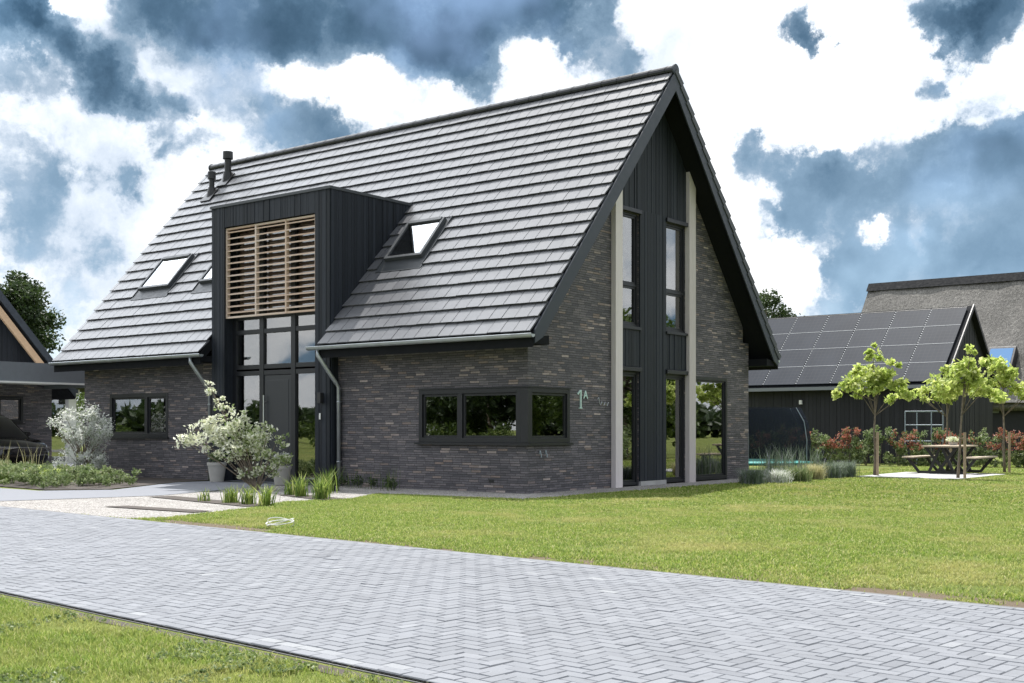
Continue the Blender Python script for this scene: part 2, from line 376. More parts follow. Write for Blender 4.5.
def paver():
    m, k, b, o = newmat('concrete_paver')
    a = attr(k); n = k.noise(pos(k), 1.0, 4, .6); n2 = k.noise(pos(k), 90, 3, .7)
    c = k.ramp(a, [(0, (.112, .120, .138)), (.3, (.130, .139, .158)), (.7, (.147, .156, .176)), (.93, (.165, .174, .194)), (1, (.20, .21, .225))])
    c = k.mix(.8, c, k.ramp(n, [(.3, .90), (.7, 1.07)]), 'MULTIPLY')
    st = k.noise(pos(k), 7, 5, .7); c = k.mix(.8, c, k.ramp(st, [(.28, .82), (.45, 1.0), (.7, 1.06)]), 'MULTIPLY')
    c = k.mix(.6, c, k.ramp(n2, [(.25, .72), (.75, 1.22)]), 'MULTIPLY')
    k.l(c, b.inputs['Base Color']); k.put(b.inputs['Roughness'], k.mapr(n2, .3, .7, .6, .8))
    bump(k, b, n2, .4, .004); return m
M['paver'] = paver()
def tile_mat():
    m, k, b, o = newmat('roof_tile_clay')
    a = attr(k); n = k.noise(pos(k), 2.2, 5, .65); n2 = k.noise(pos(k), 70, 3, .7)
    c = k.ramp(a, [(0, (.083, .085, .094)), (.5, (.100, .102, .112)), (1, (.120, .122, .132))])
    c = k.mix(.7, c, k.ramp(n, [(.3, .82), (.7, 1.16)]), 'MULTIPLY')
    c = k.mix(.5, c, k.ramp(n2, [(.25, .75), (.75, 1.2)]), 'MULTIPLY')
    k.l(c, b.inputs['Base Color'])
    k.put(b.inputs['Roughness'], k.m('ADD', k.mapr(a, 0, 1, .36, .46), k.m('MULTIPLY', n2, .08))); b.inputs['Specular IOR Level'].default_value = .75
    bump(k, b, n2, .25, .003); return m
M['tile'] = tile_mat()
def thatch():
    m, k, b, o = newmat('thatch')
    v = k.v('MULTIPLY', pos(k), (9, 2.0, 2.0)); n = k.noise(v, 2.2, 6, .7, .4); g = k.noise(pos(k), .5, 5, .65, .5); h = k.noise(pos(k), 7, 5, .75)
    c = k.ramp(n, [(.25, (.085, .080, .074)), (.55, (.20, .19, .175)), (.8, (.32, .30, .28))])
    c = k.mix(.8, c, k.ramp(g, [(.3, .62), (.7, 1.25)]), 'MULTIPLY'); c = k.mix(.7, c, k.ramp(h, [(.3, .55), (.7, 1.3)]), 'MULTIPLY')
    k.l(c, b.inputs['Base Color']); b.inputs['Roughness'].default_value = .95
    bump(k, b, k.m('ADD', n, h), 1.0, .08); return m
M['thatch'] = thatch()
def panel_mat():
    m, k, b, o = newmat('solar_cells')
    tc = k.n('ShaderNodeTexCoord').outputs['Object']
    vo = k.noise(tc, 1.2, 2, .5)
    sp = k.n('ShaderNodeSeparateXYZ'); k.l(pos(k), sp.inputs[0])
    gx = k.m('PINGPONG', sp.outputs[0], .08); gy = k.m('PINGPONG', sp.outputs[2], .06)
    line = k.m('MAXIMUM', k.m('LESS_THAN', gx, .006), k.m('LESS_THAN', gy, .005))
    c = k.mix(line, k.ramp(vo, [(.3, (.012, .017, .027)), (.7, (.019, .025, .037))]), (.030, .034, .042, 1))
    k.l(c, b.inputs['Base Color']); b.inputs['Roughness'].default_value = .55; b.inputs['Specular IOR Level'].default_value = .06; return m
M['panel'] = panel_mat()
M['alu'] = simple('aluminium', (.20, .215, .235), .6, .2)
M['galv'] = simple('galvanised_tube', (.24, .29, .33), .5)
M['net'] = None
def net_mat():
    m = bpy.data.materials.new('safety_net'); m.use_nodes = True; t = m.node_tree; t.nodes.clear(); k = NT(t)
    out = k.n('ShaderNodeOutputMaterial'); tr = k.n('ShaderNodeBsdfTransparent'); df = k.n('ShaderNodeBsdfDiffuse'); df.inputs[0].default_value = (.022, .026, .034, 1)
    mx = k.n('ShaderNodeMixShader'); mx.inputs[0].default_value = .78
    k.l(tr.outputs[0], mx.inputs[1]); k.l(df.outputs[0], mx.inputs[2]); k.l(mx.outputs[0], out.inputs[0]); return m
M['net'] = net_mat()

def grass_mat():
    m, k, b, out = newmat('grass_blades')
    c = k.ramp(attr(k), [(0, (.13, .20, .035)), (.35, (.21, .29, .055)), (.7, (.30, .37, .085)), (.9, (.42, .44, .14)), (1, (.56, .52, .28))])
    n = k.noise(pos(k), .55, 5, .62, .4); n2 = k.noise(pos(k), 3.2, 4, .65)
    c = k.mix(k.mapr(n, .50, .68, 0, .75), c, (.46, .42, .17, 1))
    c = k.mix(k.mapr(n2, .52, .72, 0, .5), c, (.10, .19, .025, 1))
    n3 = k.noise(pos(k), 14, 4, .7); c = k.mix(.8, c, k.ramp(n3, [(.28, .74), (.5, 1.0), (.72, 1.2)]), 'MULTIPLY')
    c = k.mix(.7, c, k.ramp(n2, [(.25, .75), (.7, 1.22)]), 'MULTIPLY')
    k.l(c, b.inputs['Base Color']); b.inputs['Roughness'].default_value = .65; b.inputs['Specular IOR Level'].default_value = .25
    tl = k.n('ShaderNodeBsdfTranslucent'); k.l(c, tl.inputs[0]); mx = k.n('ShaderNodeMixShader'); mx.inputs[0].default_value = .42
    k.l(b.outputs[0], mx.inputs[1]); k.l(tl.outputs[0], mx.inputs[2]); k.l(mx.outputs[0], out.inputs[0]); return m
M['grass'] = grass_mat()
M['leaf_dark'] = leaf_mat('leaf_dark_green', [(0, (.016, .030, .010)), (.5, (.035, .062, .018)), (1, (.075, .11, .035))], .3)
M['leaf_mid'] = leaf_mat('leaf_mid_green', [(0, (.035, .065, .012)), (.5, (.075, .12, .022)), (1, (.15, .20, .05))], .4)
M['leaf_lime'] = leaf_mat('leaf_lime', [(0, (.24, .33, .07)), (.3, (.42, .52, .13)), (.7, (.60, .66, .22)), (.9, (.72, .74, .34)), (1, (.78, .78, .58))], .55)
M['leaf_cream'] = leaf_mat('leaf_variegated_cream', [(0, (.14, .21, .06)), (.2, (.34, .42, .17)), (.5, (.66, .68, .48)), (1, (.84, .85, .74))], .45)
M['leaf_silver'] = leaf_mat('leaf_silver', [(0, (.12, .17, .07)), (.25, (.34, .40, .26)), (.4, (.66, .68, .63)), (1, (.85, .85, .83))], .5)
M['leaf_laven'] = leaf_mat('leaf_lavender', [(0, (.07, .11, .06)), (.5, (.15, .20, .13)), (.85, (.26, .30, .24)), (1, (.36, .34, .45))], .3)
M['leaf_straw'] = leaf_mat('straw_grass', [(0, (.25, .24, .10)), (.5, (.46, .43, .22)), (1, (.66, .60, .38))], .4)
M['leaf_iris'] = leaf_mat('iris_blades', [(0, (.06, .11, .02)), (.4, (.14, .22, .04)), (.8, (.30, .38, .08)), (1, (.50, .52, .20))], .4)
M['leaf_red'] = leaf_mat('leaf_photinia', [(0, (.07, .11, .03)), (.35, (.15, .20, .07)), (.55, (.27, .30, .13)), (.65, (.26, .08, .05)), (.85, (.40, .13, .09)), (1, (.55, .27, .19))], .4)
M['leaf_hedge'] = leaf_mat('leaf_hedge_green', [(0, (.06, .10, .03)), (.5, (.16, .22, .08)), (.85, (.28, .33, .15)), (1, (.44, .42, .30))], .4)

# ---------------------------------------------------------------- foliage helpers
def leaves(name, clumps, n, size, mat, parent=None, seed=1, vr=(0, 1), up=.35, aspect=.55, fill=.55, vfun=None, sub=0):
    """clumps: (x,y,z,rx,ry,rz,weight). Leaf = diamond quad, random direction"""
    g = np.random.default_rng(seed)
    c = np.array(clumps, float)
    if sub:
        q = np.repeat(c, sub, 0); dd = g.normal(size=(len(q), 3)); dd /= np.linalg.norm(dd, axis=1)[:, None]
        q[:, :3] += dd * q[:, 3:6] * g.uniform(.35, 1.25, (len(q), 1)); q[:, 3:6] *= g.uniform(.5, 1.0, (len(q), 1)); q[:, 6] *= g.uniform(.5, 1.5, len(q)); c = q
    wt = c[:, 6] / c[:, 6].sum()
    idx = g.choice(len(c), n, p=wt)
    d = g.normal(size=(n, 3)); d /= np.linalg.norm(d, axis=1)[:, None]
    rr = g.random(n) ** fill
    P = c[idx, :3] + d * rr[:, None] * c[idx, 3:6] * g.uniform(.75, 1.12, (n, 1))
    a = g.normal(size=(n, 3)) + d * .8; a[:, 2] -= .1; a /= np.linalg.norm(a, axis=1)[:, None]
    h = g.normal(size=(n, 3)); h[:, 2] += up * 3
    b = np.cross(a, h); b /= np.linalg.norm(b, axis=1)[:, None] + 1e-9
    s = size * g.uniform(.6, 1.35, (n, 1))
    nn = np.cross(a, b)
    V = np.empty((n, 4, 3)); V[:, 0] = P - a * s * .5; V[:, 1] = P + b * s * aspect * .5 + nn * s * .08; V[:, 2] = P + a * s * .5; V[:, 3] = P - b * s * aspect * .5 + nn * s * .08
    F = np.arange(n * 4).reshape(n, 4)
    cv = g.random(len(c))
    val = np.clip(vr[0] + (vr[1] - vr[0]) * (g.random(n) * .65 + cv[idx] * .35), 0, 1)
    if vfun is not None: val = vfun(P, val, g)
    return fast_mesh(name, V.reshape(-1, 3), F, val, mat, parent)
def blades(name, xy, h, wd, mat, parent=None, seed=1, lean=.5, z0=0.0, vr=(0, 1), kind=None):
    """curved grass blades, two quads each, xy (n,2)"""
    g = np.random.default_rng(seed); n = len(xy)
    hh = (h * g.uniform(.5, 1.25, n)) if np.isscalar(h) else h
    t = g.uniform(0, 2 * math.pi, n); L = hh * lean * g.uniform(.1, 1.3, n); q = t + g.normal(0, .6, n)
    dx = np.cos(t) * wd * .5; dy = np.sin(t) * wd * .5
    lx = -np.sin(q) * L; ly = np.cos(q) * L
    z = np.zeros(n) + z0
    V = np.empty((n, 5, 3))
    V[:, 0] = np.stack([xy[:, 0] - dx, xy[:, 1] - dy, z], 1); V[:, 1] = np.stack([xy[:, 0] + dx, xy[:, 1] + dy, z], 1)
    V[:, 2] = np.stack([xy[:, 0] + dx * .8 + lx * .35, xy[:, 1] + dy * .8 + ly * .35, z + hh * .6], 1)
    V[:, 3] = np.stack([xy[:, 0] - dx * .8 + lx * .35, xy[:, 1] - dy * .8 + ly * .35, z + hh * .6], 1)
    V[:, 4] = np.stack([xy[:, 0] + lx, xy[:, 1] + ly, z + hh * .95], 1)
    i = np.arange(n)[:, None] * 5
    F = np.concatenate([i + np.array([[0, 1, 2]]), i + np.array([[0, 2, 3]]), i + np.array([[3, 2, 4]])], 0)
    val = np.clip(vr[0] + (vr[1] - vr[0]) * g.random(n), 0, 1); val = np.tile(val, 3)
    return fast_mesh(name, V.reshape(-1, 3), F, val, mat, parent, 3)
def inpoly(P, poly):
    x, y = P[:, 0], P[:, 1]; r = np.zeros(len(P), bool); n = len(poly)
    for i in range(n):
        x1, y1 = poly[i]; x2, y2 = poly[(i + 1) % n]
        c = ((y1 > y) != (y2 > y)) & (x < (x2 - x1) * (y - y1) / (y2 - y1 + 1e-12) + x1); r ^= c
    return r
def tree(name, label, loc, height, trunk_r, clumps, nleaf, lsize, lmat, seed, group=None, cat='tree', trunk_top=None, lean=(0, 0), fill=.5, aspect=.6, sub=0):
    t = thing(name, label, cat, loc, 0, group); g = random.Random(seed)
    x, y, z = loc; tt = trunk_top or height * .55
    mb = MB(); pts = []; rs = []
    for i in range(7):
        f = i / 6; pts.append((x + lean[0] * f + g.uniform(-1, 1) * trunk_r * .35 * (i > 0), y + lean[1] * f + g.uniform(-1, 1) * trunk_r * .35 * (i > 0), z + tt * f - .05 * (i == 0))); rs.append(trunk_r * (1 - .55 * f))
    rs[0] *= 1.25; mb.tube(pts, rs, 8); top = Vector(pts[-1])
    mb.build('trunk', M['bark'], t, smooth=True)
    lb = MB()
    for c in clumps:
        e = Vector(c[:3]); st = Vector(pts[g.choice([4, 5, 6])]); mid = st.lerp(e, .5) + Vector((g.uniform(-.1, .1), g.uniform(-.1, .1), .12)) * (e - st).length
        lb.tube([st, mid, e], [trunk_r * .38, trunk_r * .24, trunk_r * .08], 5)
    lb.build('limbs', M['bark'], t, smooth=True)
    leaves('crown', clumps, nleaf, lsize, lmat, t, seed, fill=fill, aspect=aspect, sub=sub)
    return t
ORD = ['first', 'second', 'third', 'fourth', 'fifth', 'sixth', 'seventh', 'eighth', 'ninth', 'tenth', 'eleventh', 'twelfth', 'thirteenth', 'fourteenth', 'fifteenth', 'sixteenth', 'seventeenth', 'eighteenth', 'nineteenth', 'twentieth', 'twenty-first', 'twenty-second', 'twenty-third', 'twenty-fourth', 'twenty-fifth', 'twenty-sixth']

# ================================================================ GROUND
def sheet(name, poly, z, mat, kind='structure', label=None):
    mb = MB(); mb.add([(x, y, z) for x, y in poly], [tuple(range(len(poly)))])
    return tag(mb.build(name, mat), kind=kind)
sheet('ground', [(-900, -900), (900, -900), (900, 900), (-900, 900)], 0, M['lawn'])
RS = -.085                                            # the drive runs a little askew to the house
rdir = Vector((1, RS, 0)).normalized(); rn = Vector((-RS, 1, 0)).normalized()
RO = Vector((0.26, -8.28, 0))                           # a point on its far edge
def rp(a, b): return RO + rdir * a - rn * b            # a along, b across towards the camera
ROADW = 4.17
M['joint'] = simple('paver_joint', (.115, .112, .110), .95, noise=.3, nscale=20)
sheet('road', [tuple(rp(a, b)[:2]) for a, b in ((-60, 0), (60, 0), (60, ROADW), (-60, ROADW))], .012, M['joint'])
def pavers():
    g = np.random.default_rng(5); V = []; VAL = []
    cw = .088
    def add(a0, a1, b0, b1, val):
        gp = .0024
        a0 += gp; a1 -= gp; b0 += gp; b1 -= gp
        dz = g.normal(0, .0006, 4) + g.normal(0, .0010)
        c = [(a0, b0), (a1, b0), (a1, b1), (a0, b1)]
        ins = .004
        ci = [(a0 + ins, b0 + ins), (a1 - ins, b0 + ins), (a1 - ins, b1 - ins), (a0 + ins, b1 - ins)]
        vs = [(*rp(a, b)[:2], .0165) for a, b in c] + [(*rp(a, b)[:2], .0215 + dz[i]) for i, (a, b) in enumerate(ci)]
        V.append(vs); VAL.append(val)
    A0, A1 = -22.0, 20.0
    nb = 2                                            # border courses on each side
    for side in (0, 1):
        for q in range(nb):
            b0 = q * cw if side == 0 else ROADW - (q + 1) * cw
            a = A0 + q * .1
            while a < A1:
                add(a, a + 2 * cw, b0, b0 + cw, min(1, max(0, g.normal(.62 if side == 0 else .74, .2)))); a += 2 * cw
    b_lo = nb * cw; nrow = int(round((ROADW - 2 * nb * cw) / cw)); ch = (ROADW - 2 * nb * cw) / nrow
    ncol = int((A1 - A0) / cw)
    for j in range(nrow):
        for i in range(ncol):
            t = (i - j) % 4; a = A0 + i * cw; b = b_lo + j * ch
            lum = min(1, max(0, g.normal(.45, .20)))
            if t == 0: add(a, a + 2 * cw, b, b + ch, lum)
            elif t == 3 and j + 1 < nrow: add(a, a + cw, b, b + 2 * ch, lum)
            elif t == 3: add(a, a + cw, b, b + ch, lum)
            elif t == 2 and j == 0: add(a, a + cw, b, b + ch, lum)
    V = np.array(V).reshape(-1, 3); n = len(VAL)
    base = np.array([[4, 5, 6, 7], [0, 1, 5, 4], [1, 2, 6, 5], [2, 3, 7, 6], [3, 0, 4, 7]])[:, ::-1]
    F = (np.arange(n)[:, None, None] * 8 + base[None]).reshape(-1, 4)
    return tag(fast_mesh('pavement', V, F, np.repeat(np.array(VAL), 5), M['paver']), kind='structure')
pavers()
# edging kerb between lawn and drive
kb = MB()
for b0, b1, kz in ((-.06, 0.0, .018), (ROADW, ROADW + .012, .006)):
    P = [rp(-60, b0), rp(60, b0), rp(60, b1), rp(-60, b1)]
    kb.hexa([(p.x, p.y, -.05) for p in P] + [(p.x, p.y, kz) for p in P])
tag(kb.build('kerb', simple('kerb_concrete', (.11, .11, .11), .85, noise=.2)), kind='structure')
# strip of bare earth along the near kerb
sb = [tuple(rp(a, ROADW + .05 + b)[:2]) for a, b in [(-20, 0)] + [(20 , 0)]] + [tuple(rp(20 - i * .5, ROADW + .12 + .05 * random.random())[:2]) for i in range(81)]
sheet('bare_earth', sb, .004, M['soil'])
# gravel court, house strip, path and beds
GRAV = [(-5.3, -7.25), (-5.0, -7.86), (-.55, -8.16), (-.36, -7.6), (-1.0, -5.6), (-1.75, -4.3), (-1.6, -3.0), (-2.2, -1.55), (-2.0, -.9), (-5.2, -.9), (-7.3, -.2), (-5.4, -4.2), (-4.9, -5.6)]
GRAV = [(-14.5, -7.2), (-.55, -8.12), (-.36, -7.6), (-1.0, -5.6), (-1.75, -4.3), (-1.5, -3.0), (-2.3, -1.6), (1.0, -1.45), (1.0, 9.4), (0, 9.4), (0, 0), (-7.2, 0), (-7.2, -.5), (-5.2, -3.0), (-5.2, -5.6), (-6.4, -7.0)]
sheet('gravel', GRAV, .008, M['gravel'])
M['path'] = simple('path_asphalt', (.16, .168, .19), .85, noise=.12, nscale=4, bumps=.5, bscale=90)
PATH = [(-14.5, -6.6), (-5.5, -7.25), (-5.0, -5.4), (-4.8, -4.5), (-6.3, -.25), (-8.9, -.25), (-8.9, -1.2), (-7.2, -3.9), (-8.0, -5.0), (-14.5, -4.7)]
sheet('path', PATH, .014, M['path'])
BED = [(-20, -3.6), (-8.2, -4.75), (-7.4, -3.9), (-9.0, -1.1), (-9.2, 0), (-14.35, 0), (-20, 0)]
CARP = [(-34, -3.9), (-20, -3.9), (-20, -3.6), (-20, .02), (-14.42, .02), (-14.42, 6.0), (-34, 6.0)]
sheet('driveway', CARP, .010, M['path'])
sheet('planting_bed', BED, .018, M['soil'])
M['pavedoor'] = M['path']
sheet('doorstep', [(-8.42, -.25), (-5.4, -.25), (-5.4, .05), (-8.42, .05)], .03, M['path'])
for i, st in enumerate([[(-4.6, -4.95), (-4.4, -4.55), (-1.05, -5.15), (-1.2, -5.6)], [(-2.9, -6.95), (-2.75, -6.6), (-.75, -6.55), (-.75, -6.9)], [(-3.3, -3.15), (-3.2, -2.75), (-1.35, -3.25), (-1.5, -3.75)]]):
    sheet('planting_strip', st, .020, M['soil'])
SLAB = [(1.9, 11.0), (4.4, 10.9), (4.45, 14.7), (1.85, 14.7)]
mb = MB(); mb.prism(SLAB, 'z', -.05, .03); tag(mb.build('terrace', M['concrete']), kind='structure')

# lawns: blades over everything that is not paved
KEEP = [CARP, GRAV, PATH, BED, SLAB, [(-14.35, 0), (0, 0), (0, 8.95), (-14.35, 8.95)]]
rb = lambda P: (P[:, 0] - RO.x) * -rn.x + (P[:, 1] - RO.y) * -rn.y
def scatter(n, x0, x1, y0, y1, seed, keepfun):
    g = np.random.default_rng(seed); P = np.stack([g.uniform(x0, x1, n), g.uniform(y0, y1, n)], 1)
    return P[keepfun(P, g)]
def worn(P):
    x, y = P[:, 0], P[:, 1]
    n = np.sin(x * 2.1 + 1.3 * np.sin(y * 1.7)) + np.sin(y * 3.3 + x * .8 + 2) + .7 * np.sin(x * 5.3 - y * 4.1) + .5 * np.sin(x * 11 + y * 9)
    return n
def off(P, g):
    k = np.ones(len(P), bool)
    b0 = rb(P); n_ = worn(P)
    k &= ~((n_ > 1.55) & (g.random(len(P)) < .72))
    k &= ~((b0 < 0) & (b0 > -.12 - .3 * (np.sin(P[:, 0] * 1.3) > 0)) & (n_ > -.2) & (g.random(len(P)) < .97))
    for q in KEEP: k &= ~inpoly(P, q)
    b = rb(P); k &= (b < -.05) | (b > ROADW + .10 + .06 * g.random(len(P)))
    return k
C0 = np.array([13.094, -17.374]); Fv = np.array([-.6125, .7905]); Rv = np.array([.7905, .6125])
def near(P, zmin, zmax, wide=.62):
    d = P - C0; z = d @ Fv; x = d @ Rv
    return (z > zmin) & (z < zmax) & (np.abs(x) < wide * z + .8)
A = scatter(620000, 1, 15, -19, -12.8, 1, lambda P, g: off(P, g) & near(P, 3.2, 9.5))
tag(blades('grass', A, .040, .0048, M['grass'], seed=3, lean=.9), kind='stuff')
A = scatter(760000, -4, 16, -9.6, 2, 2, lambda P, g: off(P, g) & near(P, 8, 24) & (g.random(len(P)) < .75))
tag(blades('grass', A, .030, .010, M['grass'], seed=4, lean=1.0), kind='stuff')
A = scatter(330000, 0, 18, -2, 26, 5, lambda P, g: off(P, g) & near(P, 17, 60))
tag(blades('grass', A, .038, .024, M['grass'], seed=6, lean=1.0), kind='stuff')
# clover and small broad leaved weeds
CLV = scatter(60000, 1, 15, -19, -12.6, 12, lambda P, g: off(P, g) & near(P, 3.2, 9.5))
CLV = CLV[(np.sin(CLV[:, 0] * 3.1 + 1) + np.sin(CLV[:, 1] * 4.3 + CLV[:, 0]) + .8 * np.sin(CLV[:, 0] * 9.0)) > .3][:9000]
tag(leaves('clover', [(p[0], p[1], .026, .02, .02, .010, 1) for p in CLV], 24000, .020, M['leaf_hedge'], None, 13, fill=.8, aspect=.8), kind='stuff')
# clumps of longer weeds in the near lawn
g_ = np.random.default_rng(8); cc = scatter(900, 1, 15, -19, -12.8, 9, lambda P, g: off(P, g) & near(P, 3.2, 9.5)); cc = cc[:260]
P = np.repeat(cc, 45, 0) + g_.normal(0, .035, (len(cc) * 45, 2)); P = P[off(P, g_)]
tag(blades('weeds', P, .055, .007, M['grass'], seed=10, lean=1.1, vr=(.1, .75)), kind='stuff')

# ================================================================ HOUSE
e0, a0, H, Wd, L, gx = 2.922, .57, 8.79, 8.95, 14.35, .52
SL = (H - e0) / (Wd / 2 + a0); LEN = math.hypot(Wd / 2 + a0, H - e0); cs = (Wd / 2 + a0) / LEN; sn = (H - e0) / LEN
def zr(y): return e0 + SL * (min(y, Wd - y) + a0)         # top of the roof plane at depth y
house = thing('house', 'dark brick detached house with steep grey tiled roof and black timber dormer porch', 'house', (-L / 2, Wd / 2, 0))
DX0, DX1, DY, DZ, DYB = -8.88, -5.0, -.22, 6.25, 2.30
wb = MB(); T = .3
def wall_front(x0, x1, ops, zt):
    xs = sorted({x0, x1} | {v for o in ops for v in o[:2]})
    for xa, xb in zip(xs, xs[1:]):
        cut = sorted((o[2], o[3]) for o in ops if o[0] <= xa and o[1] >= xb); z = -.05
        for c0, c1 in cut:
            if c0 > z: wb.box(xa, xb, 0, T, z, c0)
            z = c1
        if z < zt: wb.box(xa, xb, 0, T, z, zt)
ZT = zr(0) - .30
wall_front(-L, DX0 + .06, [(-13.22, -10.82, 1.0, 2.07)], ZT)
wall_front(DX1 - .06, 0, [(-2.70, 0, .94, 1.97)], ZT)
def wall_gable(X0, X1, ops, ylo=0, yhi=Wd):
    ys = sorted({ylo, yhi, Wd / 2} | {v for o in ops for v in o[:2]})
    for ya, yb in zip(ys, ys[1:]):
        cut = sorted((o[2], o[3]) for o in ops if o[0] <= ya and o[1] >= yb); z = -.05
        for c0, c1 in cut:
            if c0 > z: wb.box(X0, X1, ya, yb, z, c0)
            z = c1
        wb.prism([(ya, z), (yb, z), (yb, zr(yb) - .26), (ya, zr(ya) - .26)], 'x', X0, X1)
# gable openings: corner window, two window columns, french window
GO = [(T, 1.34, .94, 1.97), (3.08, 3.86, 0.0, 2.40), (4.95, 5.83, 0.0, 2.40), (3.08, 3.86, 3.34, 5.70), (4.95, 5.83, 3.34, 5.70), (6.30, 7.83, 0.0, 2.40)]
wall_gable(-T, 0, GO, T, Wd - T)
# the corner pieces of the gable wall where front/back walls butt in
wb.prism([(T, .5), (T + .001, .5), (T + .001, .6), (T, .6)], 'x', -T, -T + .01)
wall_gable(-L, -L + T, [], T, Wd - T)
wb.box(-L, 0, Wd - T, Wd, -.05, ZT)
wb.build('brick_wall', M['brick'], house)
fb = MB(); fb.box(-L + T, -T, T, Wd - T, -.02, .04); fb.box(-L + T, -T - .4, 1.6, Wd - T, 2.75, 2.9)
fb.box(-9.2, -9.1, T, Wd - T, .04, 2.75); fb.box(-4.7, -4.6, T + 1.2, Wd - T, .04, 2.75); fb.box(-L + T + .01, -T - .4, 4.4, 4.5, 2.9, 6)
fb.build('floor', M['dark'], house)

# roof deck (front in pieces around the dormer) and its back slope
dk = MB()
def deckpiece(x0, x1, y0, y1, front=True):
    # underside ends in a level eaves box
    f = (lambda y: y) if front else (lambda y: Wd - y)
    t0, t1 = zr(y0) - .045, zr(y1) - .045
    pts = [(f(y0), t0), (f(y1), t1), (f(y1), t1 - .24), (f(y0), t0 - .24)]
    dk.prism(pts, 'x', x0, x1)
XA, XB = -L - gx, gx
for xa, xb, ya in ((XA, DX0, -a0), (DX1, XB, -a0), (DX0, DX1, DYB - .15)): deckpiece(xa, xb, ya + .02, Wd / 2)
deckpiece(XA, XB, -a0 + .02, Wd / 2, False)
dk.build('roof_deck', M['soffit'], house)
# tiles
def roof_tiles():
    NC = 21; g0 = LEN / NC; tw = .30
    SK = [(-4.66, -3.38, 2.21, 3.70), (-13.48, -12.0, 2.21, 3.70), (-10.98, -9.5, 2.21, 3.70)]
    for side in (0, 1):
        mb = MB(); O = (0, -a0, e0) if side == 0 else (0, Wd + a0, e0)
        U = (1, 0, 0); V = (0, cs if side == 0 else -cs, sn); N = (0, -sn if side == 0 else sn, cs)
        for k in range(NC):
            d0 = k * g0; dm = d0 + g0 / 2
            blk = []
            if side == 0:
                dd = (DYB + a0) / cs
                if dm < dd - .02: blk.append((DX0 - .01, DX1 + .01))
                blk += [(s0, s1) for s0, s1, a, b in SK if a < dm < b]
            free = [(XA - .01, XB - .02)]
            for b0, b1 in blk:
                nf = []
                for f0, f1 in free:
                    if b1 <= f0 or b0 >= f1: nf.append((f0, f1)); continue
                    if b0 > f0: nf.append((f0, b0))
                    if b1 < f1: nf.append((b1, f1))
                free = nf
            x = XA - .01 - (tw / 2 if k % 2 else 0)
            while x < XB:
                for f0, f1 in free:
                    u0, u1 = max(x + .006, f0), min(x + tw - .006, f1)
                    if u1 - u0 > .03:
                        j = random.gauss(0, .0016); ln = g0 + .05 if k < NC - 1 else g0
                        P = lambda u, v, n: tuple(O[i] + U[i] * u + V[i] * (d0 + v) + N[i] * n for i in range(3))
                        lo, hi = .052 + j, .004 + j; th = .022; jj = random.gauss(0, .003)
                        mb.hexa([P(u0, jj, lo - th), P(u1, jj, lo - th), P(u1, ln, hi - th - .02), P(u0, ln, hi - th - .02), P(u0, jj, lo), P(u1, jj, lo), P(u1, ln, hi), P(u0, ln, hi)], min(1, max(0, random.gauss(.5, .13))))
                x += tw
        mb.build('roof_tiles', M['tile'], house)
roof_tiles()
rc = MB(); x = XA
while x < XB - .05:                                    # ridge caps, half round, one after another
    n = 10; pr_ = [(Wd / 2 + math.cos(math.pi * (i / n * 1.3 - .15)) * .115, H + .0 + math.sin(math.pi * (i / n * 1.3 - .15)) * .105) for i in range(n + 1)]
    rc.prism(pr_, 'x', x, min(x + .39, XB), random.random()); rc.prism([(a, b + .006) for a, b in pr_[2:-2]], 'x', x, min(x + .04, XB), .3); x += .40
rc.build('ridge_cap', M['frame'], house)
for xa in (XB, XA - .035):
    rk = MB(); rk.tube([(xa, Wd / 2, H), (xa + .035, Wd / 2, H)], .125, 20); rk.build('ridge_end_cap', M['trim'], house)
vt = MB()                                              # clay verge on the far slope, stepping with the courses
for k in range(21):
    g0 = LEN / 21; P = lambda u, v, n: (XB + u, Wd + a0 - cs * (k * g0 + v), e0 + sn * (k * g0 + v) + 0 + cs * n) if False else (XB + u, Wd + a0 - cs * (k * g0 + v) + sn * n, e0 + sn * (k * g0 + v) + cs * n)
    vt.hexa([P(-.06, 0, -.05), P(.05, 0, -.05), P(.05, g0, -.09), P(-.06, g0, -.09), P(-.06, 0, .085), P(.05, 0, .085), P(.05, g0, .035), P(-.06, g0, .035)], random.random())
vt.build('verge_tiles', M['lead'], house)
# rake boards (both gables), verge closure, eaves boxes
for X0, X1 in ((XB - .002, XB + .03), (XA - .03, XA + .002)):
    for sd in (0, 1):
        f = (lambda y: y) if sd == 0 else (lambda y: Wd - y)
        mb = MB(); dz = .37
        yb = -a0 + .06; zb = zr(yb) - .02
        mb.prism([(f(yb), zb), (f(Wd / 2), zr(Wd / 2) - .02), (f(Wd / 2), zr(Wd / 2) - .02 - dz - .05), (f(yb + .24), zr(yb + .24) - .07 - dz + .02), (f(yb - .0), zb - .24)], 'x', X0, X1)
        mb.build('rake_board', M['trim'], house)
for sd, (f, yw) in enumerate(((lambda y: y, 0), (lambda y: Wd - y, 0))):
    segs = [(XA + .03, DX0 - .02), (DX1 + .02, XB - .035)] if sd == 0 else [(XA + .03, XB - .035)]
    for xa, xb in segs:
        mb = MB(); mb.prism([(f(-a0 + .03), 2.73), (f(0.0), 2.73), (f(0.0), 2.90), (f(-a0 + .03), 2.84)], 'x', xa, xb)
        mb.build('eaves_soffit', M['soffit'], house)
